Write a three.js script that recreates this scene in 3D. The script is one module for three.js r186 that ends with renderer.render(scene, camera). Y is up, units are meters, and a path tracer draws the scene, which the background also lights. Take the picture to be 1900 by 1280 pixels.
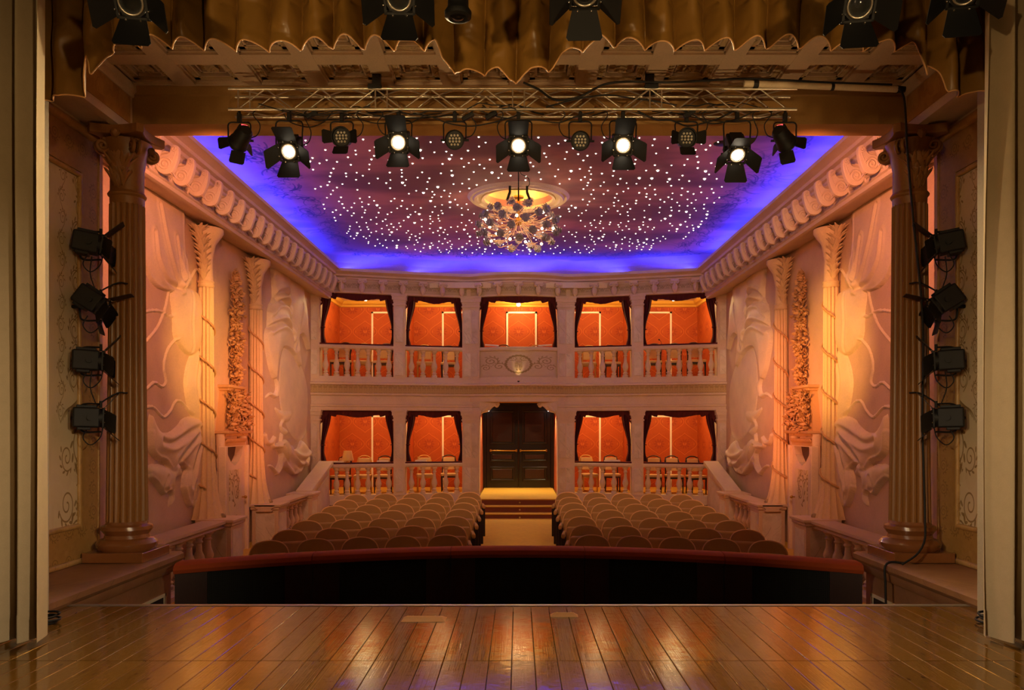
import * as THREE from 'three';
import { mergeGeometries, toCreasedNormals } from 'three/addons/utils/BufferGeometryUtils.js';
import { RoundedBoxGeometry } from 'three/addons/geometries/RoundedBoxGeometry.js';
import { RectAreaLightUniformsLib } from 'three/addons/lights/RectAreaLightUniformsLib.js';

// ---------------------------------------------------------------- camera, exposure, large lights
const scene = new THREE.Scene();
scene.background = new THREE.Color(0x000000);
const camera = new THREE.PerspectiveCamera(2 * Math.atan(640 / 1450) * 180 / Math.PI, 1900 / 1280, 0.05, 80);
camera.position.set(0, 1.5, 0);
camera.lookAt(0, 1.5, -10);
camera.setViewOffset(1900, 1280, -12, -150, 1900, 1280);        // a rising lens: verticals stay vertical
const renderer = new THREE.WebGLRenderer({ antialias: true });
renderer.toneMapping = THREE.LinearToneMapping;
renderer.toneMappingExposure = 1.0;
renderer.shadowMap.enabled = true;
RectAreaLightUniformsLib.init();

const C = (r, g, b) => new THREE.Color().setRGB(r, g, b);
const LC = {                                                      // colours of the lamps
  tungsten: C(1, 0.74, 0.38), amber: C(1, 0.50, 0.11), rose: C(1, 0.34, 0.17), red: C(1, 0.27, 0.10), white: C(1, 0.60, 0.33),
  box: C(1, 0.66, 0.26), blue: C(0.02, 0.032, 1), dome: C(1, 0.46, 0.07), door: C(1, 0.74, 0.36), stage: C(1, 0.66, 0.30),
};
const LI = { fresnel: 34, amber: 440, red: 420, white: 220, up: 12, box: 6.2, blue: 105, dome: 0.35, bulb: 0.3, door: 15, work: 105, house: 31, led: 44, leg: 110, reveal: 60 };  // work, up, house, leg and reveal belong to lamps out of view

function rectLight(name, color, intensity, w, h, from, to, parent = scene) {
  const l = new THREE.RectAreaLight(color, intensity, w, h);
  l.name = name; l.position.set(...from); parent.add(l); l.lookAt(...to);
  return l;
}
function spot(name, color, intensity, from, to, angle, penumbra, radius, parent = scene) {
  const l = new THREE.SpotLight(color, intensity, 0, angle, penumbra, 2);
  l.name = name; l.position.set(...from); l.target.position.set(...to); l.castShadow = true; l.shadow.radius = radius;
  parent.add(l); parent.add(l.target);
  return l;
}
function bulbLight(name, color, intensity, at, radius, parent = scene) {
  const l = new THREE.PointLight(color, intensity, 0, 2);
  l.name = name; l.position.set(...at); l.castShadow = true; l.shadow.radius = radius; parent.add(l);
  return l;
}

// ---------------------------------------------------------------- helpers
let seed = 7;
const rnd = () => { seed = (seed + 0x6d2b79f5) | 0; let t = Math.imul(seed ^ (seed >>> 15), 1 | seed); t = (t + Math.imul(t ^ (t >>> 7), 61 | t)) ^ t; return ((t ^ (t >>> 14)) >>> 0) / 4294967296; };
const rr = (a, b) => a + (b - a) * rnd();
const { clamp, lerp, smoothstep } = THREE.MathUtils;
const PI = Math.PI, V3 = (x, y, z) => new THREE.Vector3(x, y, z);
const used = {};
function numbered(name) { const n = used[name] = (used[name] ?? -1) + 1; return n ? `${name}_${String(n).padStart(3, '0')}` : name; }
function tag(o, label, category, group, kind) {
  if (label) o.userData.label = label;
  if (category) o.userData.category = category;
  if (group) o.userData.group = group;
  if (kind) o.userData.kind = kind;
  return o;
}
function thing(name, label, category, [x, y, z] = [0, 0, 0], turn = 0, group) {
  const o = new THREE.Group(); o.name = numbered(name); o.position.set(x, y, z); o.rotation.y = turn; scene.add(o);
  return tag(o, label, category, group);
}
const bare = (g) => { g = g.index ? g.toNonIndexed() : g; if (!g.attributes.normal) g.computeVertexNormals(); for (const k of Object.keys(g.attributes)) if (!['position', 'normal', 'uv'].includes(k)) g.deleteAttribute(k); return g; };
function uvM(g, s = 1) {                                          // uv in metres from the side a face looks to
  const p = g.attributes.position, n = g.attributes.normal, uv = new Float32Array(p.count * 2);
  for (let i = 0; i < p.count; i += 3) {
    let ax = 0, ay = 0, az = 0;
    for (let k = 0; k < 3; k++) { ax += Math.abs(n.getX(i + k)); ay += Math.abs(n.getY(i + k)); az += Math.abs(n.getZ(i + k)); }
    for (let k = 0; k < 3; k++) {
      const j = i + k, x = p.getX(j), y = p.getY(j), z = p.getZ(j);
      const [u, v] = ay > ax && ay > az ? [x, z] : ax > az ? [z, y] : [x, y];
      uv[j * 2] = u * s; uv[j * 2 + 1] = v * s;
    }
  }
  g.setAttribute('uv', new THREE.BufferAttribute(uv, 2));
  return g;
}
function merged(list, keepUV) {
  list = [].concat(list).map(bare);
  if (!keepUV) list.forEach((g) => uvM(g));
  return list.length > 1 ? mergeGeometries(list) : list[0];
}
function mirror(g) {
  g = g.clone(); g.scale(-1, 1, 1);
  for (const k of Object.keys(g.attributes)) {
    const a = g.attributes[k], n = a.itemSize, t = [];
    for (let i = 0; i < a.count; i += 3) for (let c = 0; c < n; c++) { const p = (i + 1) * n + c, q = (i + 2) * n + c; t[0] = a.array[p]; a.array[p] = a.array[q]; a.array[q] = t[0]; }
  }
  return g;
}
function obj(name, geos, mat, parent = scene, keepUV, S = -1) {   // one named Mesh; S = 1 mirrors left-hand shapes to the right
  let g = merged(geos, keepUV);
  if (S > 0) g = mirror(g);
  const m = new THREE.Mesh(g, mat); m.castShadow = m.receiveShadow = true;
  m.name = parent === scene ? numbered(name) : name; parent.add(m);
  return m;
}
function put(name, geo, mat, parent, [x, y, z] = [0, 0, 0], ry = 0) {   // a part that shares its geometry with others
  const m = new THREE.Mesh(geo, mat); m.name = name; m.castShadow = m.receiveShadow = true; m.position.set(x, y, z); m.rotation.y = ry; parent.add(m);
  return m;
}
const struct = (name, geos, mat, keepUV, S) => tag(obj(name, geos, mat, scene, keepUV, S), null, null, null, 'structure');
function dup(root, pos, turn, label, group) {
  const r = root.clone(); r.name = numbered(root.name.replace(/_\d+$/, '')); scene.add(r); r.position.set(...pos); r.rotation.y = turn;
  r.userData = { ...root.userData }; tag(r, label, null, group);
  return r;
}
const box = (x0, x1, y0, y1, z0, z1, nx = 1) => new THREE.BoxGeometry(x1 - x0, y1 - y0, z1 - z0, nx, 1, 1).translate((x0 + x1) / 2, (y0 + y1) / 2, (z0 + z1) / 2);
const rbox = (w, h, d, r, x = 0, y = 0, z = 0) => new RoundedBoxGeometry(w, h, d, 2, r).translate(x, y, z);
const cyl = (r0, r1, h, n, x = 0, y = 0, z = 0) => new THREE.CylinderGeometry(r0, r1, h, n).translate(x, y, z);
const curve = (pts, closed) => new THREE.CatmullRomCurve3(pts.map((p) => V3(...p)), closed, 'centripetal');
const tube = (pts, r, n = 24, k = 6, closed = false) => new THREE.TubeGeometry(curve(pts, closed), n, r, k, closed);
const rod = (a, b, r, k = 8) => new THREE.TubeGeometry(new THREE.LineCurve3(V3(...a), V3(...b)), 1, r, k);
const lathe = (pts, n = 16) => toCreasedNormals(new THREE.LatheGeometry(pts.map(([r, y]) => new THREE.Vector2(r, y)), n), 0.7);
function prism(poly, a0, a1, n = 1, axis = 'x', crease = 0.5) {   // axis x: poly is [z, y]; axis z: poly is [x, y]
  const P = [], at = (p, t) => (axis === 'x' ? [t, p[1], p[0]] : [p[0], p[1], t]), q = (a, b, c, d) => P.push(...a, ...b, ...c, ...a, ...c, ...d);
  const area = poly.reduce((s, p, i) => { const r = poly[(i + 1) % poly.length]; return s + p[0] * r[1] - r[0] * p[1]; }, 0);
  const pts = (area > 0) === (axis === 'x') ? poly.slice().reverse() : poly;
  for (let k = 0; k < n; k++) {
    const t0 = lerp(a0, a1, k / n), t1 = lerp(a0, a1, (k + 1) / n);
    pts.forEach((p, i) => { const r = pts[(i + 1) % pts.length]; q(at(p, t0), at(r, t0), at(r, t1), at(p, t1)); });
  }
  for (const f of THREE.ShapeUtils.triangulateShape(pts.map((p) => new THREE.Vector2(...p)), [])) {
    P.push(...at(pts[f[0]], a0), ...at(pts[f[2]], a0), ...at(pts[f[1]], a0), ...at(pts[f[0]], a1), ...at(pts[f[1]], a1), ...at(pts[f[2]], a1));
  }
  const g = new THREE.BufferGeometry(); g.setAttribute('position', new THREE.BufferAttribute(new Float32Array(P), 3));
  g.computeVertexNormals();
  return crease ? toCreasedNormals(g, crease) : g;
}
function extrude(pts, depth, bevel = 0, seg = 1) {
  const s = pts instanceof THREE.Shape ? pts : new THREE.Shape(pts.map((p) => new THREE.Vector2(...p)));
  return new THREE.ExtrudeGeometry(s, { depth, bevelEnabled: bevel > 0, bevelSize: bevel, bevelThickness: bevel, bevelSegments: seg, curveSegments: 10 });
}
const T = (g, x = 0, y = 0, z = 0, rx = 0, ry = 0, rz = 0) => { g = g.clone(); if (rx) g.rotateX(rx); if (ry) g.rotateY(ry); if (rz) g.rotateZ(rz); return g.translate(x, y, z); };
function leaf(w, h, t, curl, seg = 6) {                            // a solid leaf, base at 0, growing up and curling towards +z
  const g = new THREE.SphereGeometry(1, seg, 6), p = g.attributes.position;
  for (let i = 0; i < p.count; i++) {
    const y = (p.getY(i) + 1) / 2, ww = w * (0.75 + 0.5 * y * (1 - y) * 2);
    p.setXYZ(i, p.getX(i) * ww, y * h * (1 - 0.12 * y * Math.min(1, curl * 3 / h)), p.getZ(i) * t + curl * y * y);
  }
  g.computeVertexNormals();
  return g;
}
function spiral(r, turns, n, thick, x, y, z, flip = 1, a0 = 0) {   // a volute in the xy plane
  const pts = [];
  for (let i = 0; i <= n; i++) { const t = i / n, a = a0 + flip * t * turns * 2 * PI, q = r * (1 - 0.85 * t); pts.push([x + q * Math.cos(a), y + q * Math.sin(a), z + thick * 0.6 * t]); }
  return tube(pts, thick, n, 5);
}
const ORD = ['first', 'second', 'third', 'fourth', 'fifth', 'sixth', 'seventh', 'eighth', 'ninth', 'tenth', 'eleventh'];

// ---------------------------------------------------------------- textures
const hash2 = (x, y, s) => { let h = Math.imul(x, 374761393) ^ Math.imul(y, 668265263) ^ Math.imul(s + 11, 974711); h = Math.imul(h ^ (h >>> 13), 1274126177); return ((h ^ (h >>> 16)) >>> 0) / 4294967296; };
function vnoise(x, y, per, s) {
  const x0 = Math.floor(x), y0 = Math.floor(y), fx = x - x0, fy = y - y0, u = fx * fx * (3 - 2 * fx), v = fy * fy * (3 - 2 * fy), m = (a) => ((a % per) + per) % per;
  return lerp(lerp(hash2(m(x0), m(y0), s), hash2(m(x0 + 1), m(y0), s), u), lerp(hash2(m(x0), m(y0 + 1), s), hash2(m(x0 + 1), m(y0 + 1), s), u), v);
}
const fbm = (x, y, per, s, oct = 4) => { let a = 0, k = 0.5, n = 0; for (let i = 0; i < oct; i++) { a += k * vnoise(x, y, per, s + i); n += k; x *= 2; y *= 2; per *= 2; k *= 0.5; } return a / n; };
function finish(t, w, h, srgb) { t.wrapS = t.wrapT = THREE.RepeatWrapping; t.magFilter = THREE.LinearFilter; t.repeat.set(1 / w, 1 / h); if (srgb) t.colorSpace = THREE.SRGBColorSpace; t.needsUpdate = true; return t; }
function dataTex(n, w, h, f, srgb) {                               // f(u, v) returns a grey or [r, g, b] in 0..1; w, h metres
  const d = new Uint8Array(n * n * 4);
  for (let y = 0; y < n; y++) for (let x = 0; x < n; x++) { const c = f(x / n, y / n), o = (y * n + x) * 4; for (let k = 0; k < 3; k++) d[o + k] = clamp(255 * (c.length ? c[k] : c), 0, 255); d[o + 3] = 255; }
  return finish(new THREE.DataTexture(d, n, n), w, h, srgb);
}
function canvasTex(pw, ph, w, h, draw, srgb = true) {
  const c = document.createElement('canvas'); c.width = pw; c.height = ph; const g = c.getContext('2d'); draw(g, pw, ph);
  return finish(new THREE.CanvasTexture(c), w, h, srgb);
}
function speckle(g, w, h, n, colors, r0, r1, alpha) { for (let i = 0; i < n; i++) { g.globalAlpha = alpha * rnd(); g.fillStyle = colors[(rnd() * colors.length) | 0]; g.beginPath(); g.ellipse(rnd() * w, rnd() * h, rr(r0, r1), rr(r0, r1), rnd() * 3, 0, 7); g.fill(); } g.globalAlpha = 1; }
function curl(g, x, y, r, a0, turns, dir, lw) {                    // a drawn scroll with a leaf at its end
  g.lineWidth = lw; g.beginPath();
  for (let i = 0; i <= 40; i++) { const t = i / 40, a = a0 + dir * t * turns * 2 * PI, q = r * (1 - 0.9 * t); g[i ? 'lineTo' : 'moveTo'](x + q * Math.cos(a), y + q * Math.sin(a)); }
  g.stroke();
  for (let k = 0; k < 6; k++) { const a = a0 + dir * k * 0.55; g.beginPath(); g.ellipse(x + r * Math.cos(a) * 1.12, y + r * Math.sin(a) * 1.12, r * 0.22, r * 0.09, a + dir * 0.9, 0, 7); g.fill(); }
}
function vine(g, x0, y0, x1, y1, n, amp, r, lw) {                  // a wavy stem with scrolls and leaves on both sides
  g.lineWidth = lw; g.beginPath();
  const L = Math.hypot(x1 - x0, y1 - y0), tx = (x1 - x0) / L, ty = (y1 - y0) / L;
  for (let i = 0; i <= 60; i++) { const t = i / 60, o = amp * Math.sin(t * n * PI); g[i ? 'lineTo' : 'moveTo'](x0 + tx * L * t - ty * o, y0 + ty * L * t + tx * o); }
  g.stroke();
  for (let k = 0; k < n; k++) { const t = (k + 0.5) / n, s = k % 2 ? 1 : -1, x = x0 + tx * L * t + ty * s * amp * 0.2, y = y0 + ty * L * t - tx * s * amp * 0.2; curl(g, x, y, r, Math.atan2(-tx * s, ty * s), 1.6, s, lw); }
}
const nz = (per, s, oct) => (u, v) => fbm(u * per, v * per, per, s, oct);
const TX = {};
TX.grain = dataTex(512, 1.6, 1.6, (u, v) => 0.80 + 0.20 * (0.65 * fbm(u * 7, v * 7, 7, 3, 5) + 0.35 * vnoise(u * 160, v * 160, 160, 4)) / 0.62, false);
TX.grainBump = dataTex(512, 0.9, 0.9, (u, v) => 0.6 * fbm(u * 24, v * 24, 24, 9, 4) + 0.4 * vnoise(u * 170, v * 170, 170, 8), false);
TX.marble = canvasTex(1024, 1024, 1.5, 1.5, (g, w, h) => {
  g.fillStyle = '#d6c3ab'; g.fillRect(0, 0, w, h);
  speckle(g, w, h, 500, ['#bfa88a', '#e4d6c3', '#a99577'], 20, 90, 0.14);
  for (let i = 0; i < 46; i++) { let x = rnd() * w, y = rnd() * h; const a = rr(0.6, 1.3); g.strokeStyle = ['#8d7a63', '#a08b6e', '#6f6252'][i % 3]; g.globalAlpha = rr(0.25, 0.7); g.lineWidth = rr(1, 6); g.beginPath(); g.moveTo(x, y); for (let k = 0; k < 18; k++) { x += 22 * Math.cos(a) + rr(-14, 14); y += 22 * Math.sin(a) + rr(-14, 14); g.lineTo(x, y); } g.stroke(); }
  g.globalAlpha = 1;
});
TX.ochreMarble = canvasTex(1024, 1024, 1.6, 1.6, (g, w, h) => {
  g.fillStyle = '#b98d4e'; g.fillRect(0, 0, w, h);
  speckle(g, w, h, 600, ['#9c6f36', '#d3ac70', '#7e5829', '#c39a5c'], 14, 80, 0.22);
  for (let i = 0; i < 60; i++) { let x = rnd() * w, y = rnd() * h; g.strokeStyle = ['#6d4a20', '#e0c08a', '#54391a'][i % 3]; g.globalAlpha = rr(0.1, 0.45); g.lineWidth = rr(0.8, 5); g.beginPath(); g.moveTo(x, y); for (let k = 0; k < 16; k++) { x += rr(-10, 22); y += rr(6, 34); g.lineTo(x, y); } g.stroke(); }
  g.globalAlpha = 1;
});
TX.plank = canvasTex(1024, 2048, 1.12, 3.4, (g, w, h) => {
  g.fillStyle = '#ac7f38'; g.fillRect(0, 0, w, h);
  for (let i = 0; i < 1500; i++) { const x = rnd() * w, y = rnd() * h, L = rr(200, 1500), b = rr(-8, 8); g.globalAlpha = rr(0.06, 0.26); g.strokeStyle = ['#6d4419', '#c39a5a', '#6d431a', '#b98c4a'][i % 4]; g.lineWidth = rr(0.7, 3.2); g.beginPath(); g.moveTo(x, y); g.bezierCurveTo(x + b, y + L / 3, x - b, y + 2 * L / 3, x + b * 0.4, y + L); g.stroke(); }
  for (let i = 0; i < 84; i++) { const x = rnd() * w, y = rnd() * h, r = rr(5, 12); for (let k = 5; k > 0; k--) { g.globalAlpha = 0.16; g.strokeStyle = '#5d3712'; g.lineWidth = 1.6; g.beginPath(); g.ellipse(x, y, r * (0.5 + k * 0.32), r * (0.9 + k * 0.75), 0, 0, 7); g.stroke(); } g.globalAlpha = 0.9; g.fillStyle = '#2c1706'; g.beginPath(); g.ellipse(x, y, r * 0.7, r, 0, 0, 7); g.fill(); }
  speckle(g, w, h, 260, ['#4a2d12', '#5f3d1a', '#d2ab6e'], 1, 5, 0.35);
  g.globalAlpha = 1;
});
TX.plankBump = dataTex(1024, 1.12, 3.4, (u, v) => 0.75 * fbm(u * 9, v * 26, 26, 21, 3) + 0.17 * vnoise(u * 240, v * 8, 240, 5) + 0.08 * vnoise(u * 60, v * 200, 240, 6), false);
TX.plankRough = dataTex(512, 1.9, 2.3, (u, v) => 0.62 + 0.38 * fbm(u * 6, v * 10, 10, 41, 5), false);
TX.darkWood = canvasTex(512, 1024, 0.7, 1.4, (g, w, h) => {
  g.fillStyle = '#4e2c14'; g.fillRect(0, 0, w, h);
  for (let i = 0; i < 900; i++) { const x = rnd() * w, y = rnd() * h, L = rr(80, 700); g.globalAlpha = rr(0.05, 0.3); g.strokeStyle = ['#2a1507', '#6d4120', '#3a1e0c'][i % 3]; g.lineWidth = rr(0.6, 2.6); g.beginPath(); g.moveTo(x, y); g.lineTo(x + rr(-5, 5), y + L); g.stroke(); }
  g.globalAlpha = 1;
});
TX.cloth = dataTex(512, 0.5, 0.5, (u, v) => 0.82 + 0.18 * (0.5 * vnoise(u * 200, v * 200, 200, 1) + 0.5 * fbm(u * 9, v * 9, 9, 2, 3)), false);
TX.satin = dataTex(512, 1.3, 1.3, (u, v) => fbm(u * 5 + 1.6 * fbm(u * 4, v * 4, 4, 31, 3), v * 5 + 1.6 * fbm(u * 4, v * 4, 4, 37, 3), 5, 33, 3), false);
TX.damask = canvasTex(512, 1024, 0.74, 1.3, (g, w, h) => {
  g.fillStyle = '#b04c0e'; g.fillRect(0, 0, w, h);
  speckle(g, w, h, 900, ['#a63a0a', '#c25018', '#9c3608'], 3, 22, 0.18);
  const motif = (cx, cy) => {
    g.save(); g.translate(cx, cy);
    for (const s of [-1, 1]) {
      g.save(); g.scale(s, 1);
      g.strokeStyle = '#cf6a22'; g.fillStyle = '#c9641e'; g.globalAlpha = 0.7; g.lineWidth = 13;
      g.beginPath(); g.moveTo(0, -250); g.bezierCurveTo(30, -190, 250, -90, 240, 0); g.bezierCurveTo(250, 90, 30, 190, 0, 250); g.stroke();
      g.lineWidth = 5; g.strokeStyle = '#8e2c0c'; g.beginPath(); g.moveTo(0, -226); g.bezierCurveTo(30, -170, 222, -80, 214, 0); g.bezierCurveTo(222, 80, 30, 170, 0, 226); g.stroke();
      g.fillStyle = '#8e2c0c'; g.strokeStyle = '#8e2c0c'; g.globalAlpha = 0.5;
      for (let k = 0; k < 5; k++) { const a = -PI / 2 + k * PI / 5 + 0.3; g.beginPath(); g.ellipse(70 * Math.cos(a), 74 * Math.sin(a), 42, 17, a, 0, 7); g.fill(); }
      curl(g, 110, -70, 44, 2.4, 1.4, 1, 6); curl(g, 110, 80, 44, -2.4, 1.4, -1, 6);
      g.fillStyle = '#cf7028'; g.globalAlpha = 0.6; g.beginPath(); g.ellipse(22, 0, 12, 36, 0.3, 0, 7); g.fill(); g.beginPath(); g.ellipse(188, 0, 9, 30, 0, 0, 7); g.fill();
      g.restore();
    }
    g.restore();
  };
  motif(w / 2, h / 4); motif(0, h * 0.75); motif(w, h * 0.75);
  g.globalAlpha = 1;
});
TX.mural = canvasTex(2048, 2048, 1, 1, (g, w, h) => {              // the painted ceiling: rosy evening clouds, a scroll border
  const im = g.createImageData(512, 512), tmp = document.createElement('canvas'); tmp.width = tmp.height = 512;
  for (let y = 0; y < 512; y++) for (let x = 0; x < 512; x++) {
    const u = x / 512, v = y / 512, n = smoothstep(fbm(u * 5 + 0.9 * fbm(u * 6, v * 9, 32, 8, 3), v * 12, 32, 51, 5), 0.34, 0.68), o = (y * 512 + x) * 4;
    im.data[o] = lerp(142, 205, n); im.data[o + 1] = lerp(104, 146, n); im.data[o + 2] = lerp(116, 150, n); im.data[o + 3] = 255;
  }
  tmp.getContext('2d').putImageData(im, 0, 0); g.drawImage(tmp, 0, 0, w, h);
  g.strokeStyle = '#4a4358'; g.fillStyle = '#565068'; g.globalAlpha = 0.55;
  const acanthus = (x, y, a) => { g.globalAlpha = rr(0.2, 0.6); const r = rr(16, 44); curl(g, x, y, r, a, rr(0.8, 1.6), rnd() < 0.5 ? 1 : -1, rr(3, 7)); for (let j = 0; j < 5; j++) { const b = a + rr(-0.8, 0.8), q = rr(20, 70); g.lineWidth = rr(2, 6); g.beginPath(); g.moveTo(x, y); g.quadraticCurveTo(x + q * Math.cos(b), y + q * Math.sin(b), x + 1.5 * q * Math.cos(b + 0.5), y + 1.5 * q * Math.sin(b + 0.5)); g.stroke(); } };
  for (const x of [w * 0.105, w * 0.895]) for (let k = 0; k < 52; k++) acanthus(x + rr(-34, 34) + 26 * Math.sin(k * 0.9), 160 + k * 36, rr(0, 6.3));
  for (let k = 0; k < 44; k++) acanthus(230 + k * 36, h * 0.105 + rr(-24, 24), rr(0, 6.3));
  g.globalAlpha = 1;
});
TX.grotesque = canvasTex(1024, 2048, 1.5, 4.2, (g, w, h) => {      // pale wall painting of scrolls, vases and plumes
  g.fillStyle = '#d6be94'; g.fillRect(0, 0, w, h);
  speckle(g, w, h, 700, ['#c2a577', '#d9c39b', '#b89a6c'], 10, 70, 0.12);
  g.strokeStyle = '#7d5d2e'; g.fillStyle = '#7d5d2e'; g.globalAlpha = 0.75;
  for (const s of [-1, 1]) {
    g.save(); g.translate(w / 2, 0); g.scale(s, 1);
    vine(g, 250, 1150, 170, 60, 9, 60, 64, 6); vine(g, 70, 950, 60, 110, 7, 40, 42, 5); vine(g, 400, 1300, 380, 60, 12, 34, 38, 4);
    curl(g, 150, 1420, 110, -1.2, 1.8, 1, 10); curl(g, 190, 1880, 120, 1.2, 1.9, -1, 11); curl(g, 330, 1700, 90, 0.4, 1.7, 1, 9); curl(g, 330, 1470, 70, 2.2, 1.6, -1, 8);
    vine(g, 120, 1960, 180, 1480, 5, 46, 50, 8);
    for (let k = 0; k < 17; k++) { g.lineWidth = 5; g.beginPath(); g.moveTo(20, 1380); g.quadraticCurveTo(20 + k * 16, 1180 - k * 4, 20 + k * 24, 1080 + k * 14); g.stroke(); }
    g.lineWidth = 5; g.beginPath(); g.ellipse(0, 520, 90, 130, 0, 0, 7); g.stroke();
    g.restore();
  }
  g.globalAlpha = 1;
});
TX.border = canvasTex(1024, 256, 1.2, 0.3, (g, w, h) => { g.fillStyle = '#a87c3c'; g.fillRect(0, 0, w, h); speckle(g, w, h, 300, ['#946a30', '#bd9250'], 6, 30, 0.2); g.strokeStyle = '#6e4c1e'; g.fillStyle = '#6e4c1e'; g.globalAlpha = 0.55; for (let k = 0; k < 5; k++) curl(g, (k + 0.5) * w / 5, h / 2, 62, k % 2 ? 0 : PI, 1.9, k % 2 ? 1 : -1, 8); g.globalAlpha = 1; });
TX.foliage = canvasTex(1024, 256, 1.0, 0.26, (g, w, h) => { g.fillStyle = '#c2a985'; g.fillRect(0, 0, w, h); g.strokeStyle = '#5a4c26'; g.fillStyle = '#6b5c30'; g.globalAlpha = 0.72; for (let k = 0; k < 8; k++) for (const s of [-1, 1]) { curl(g, (k + 0.5) * w / 8 + s * 28, 90 + (k % 2) * 20, 36, s > 0 ? 0 : PI, 1.5, s, 6); curl(g, (k + 0.5) * w / 8 + s * 20, 175, 26, s > 0 ? 0.6 : 2.5, 1.3, -s, 5); } g.globalAlpha = 1; });
TX.frieze = canvasTex(1024, 128, 1.2, 0.15, (g, w, h) => { g.fillStyle = '#b89a68'; g.fillRect(0, 0, w, h); g.strokeStyle = '#73562a'; g.fillStyle = '#7d6030'; g.globalAlpha = 0.7; for (let k = 0; k < 20; k++) { curl(g, (k + 0.5) * w / 20, 58, 22, PI / 2, 1.5, k % 2 ? 1 : -1, 5); g.beginPath(); g.arc((k + 0.5) * w / 20, 112, 7, 0, 7); g.fill(); } g.globalAlpha = 1; });
TX.crest = canvasTex(1024, 512, 2.04, 0.6, (g, w, h) => {
  g.fillStyle = '#cbb394'; g.fillRect(0, 0, w, h); speckle(g, w, h, 300, ['#bea483', '#d8c4a8'], 10, 50, 0.15);
  g.strokeStyle = '#8a7044'; g.fillStyle = '#8f774a'; g.globalAlpha = 0.75;
  for (const s of [-1, 1]) { g.save(); g.translate(w / 2, 0); g.scale(s, 1); g.lineWidth = 20; g.beginPath(); g.ellipse(0, 250, 165, 190, 0, -PI / 2, PI / 2); g.stroke(); for (let k = 0; k < 12; k++) { const a = -1.5 + k * 0.27; g.beginPath(); g.ellipse(165 * Math.cos(a), 250 + 190 * Math.sin(a), 34, 15, a + 1, 0, 7); g.fill(); } curl(g, 250, 300, 80, PI, 1.5, 1, 14); curl(g, 360, 180, 96, 2.6, 1.7, 1, 15); curl(g, 430, 330, 70, 0, 1.6, -1, 12); curl(g, 70, 120, 50, 1, 1.5, 1, 10); g.restore(); }
  g.globalAlpha = 1;
});
TX.ornament = dataTex(512, 0.36, 0.18, (u, v) => { const a = u * 4 * PI, r = Math.hypot((u * 2) % 1 - 0.5, v - 0.5), t = Math.atan2(v - 0.5, (u * 2) % 1 - 0.5); return 0.45 + 0.3 * Math.cos(14 * r * 2.4 + t * 2) * smoothstep(0.6 - r, 0, 0.3) + 0.2 * Math.cos(a * 3) * vnoise(u * 30, v * 16, 32, 3); }, false);
TX.mesh = dataTex(128, 0.1, 0.1, (u, v) => { const x = (u * 5) % 1 - 0.5, y = (v * 5) % 1 - 0.5; return Math.hypot(x, y) < 0.33 ? 0.15 : 1; }, false);
TX.carpet = dataTex(512, 0.7, 0.7, (u, v) => 0.7 + 0.3 * (0.5 * vnoise(u * 150, v * 150, 150, 1) + 0.5 * fbm(u * 12, v * 12, 12, 2, 4)), false);
const turned = (t, r = PI / 2) => { const c = t.clone(); c.rotation = r; c.needsUpdate = true; return c; };

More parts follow.
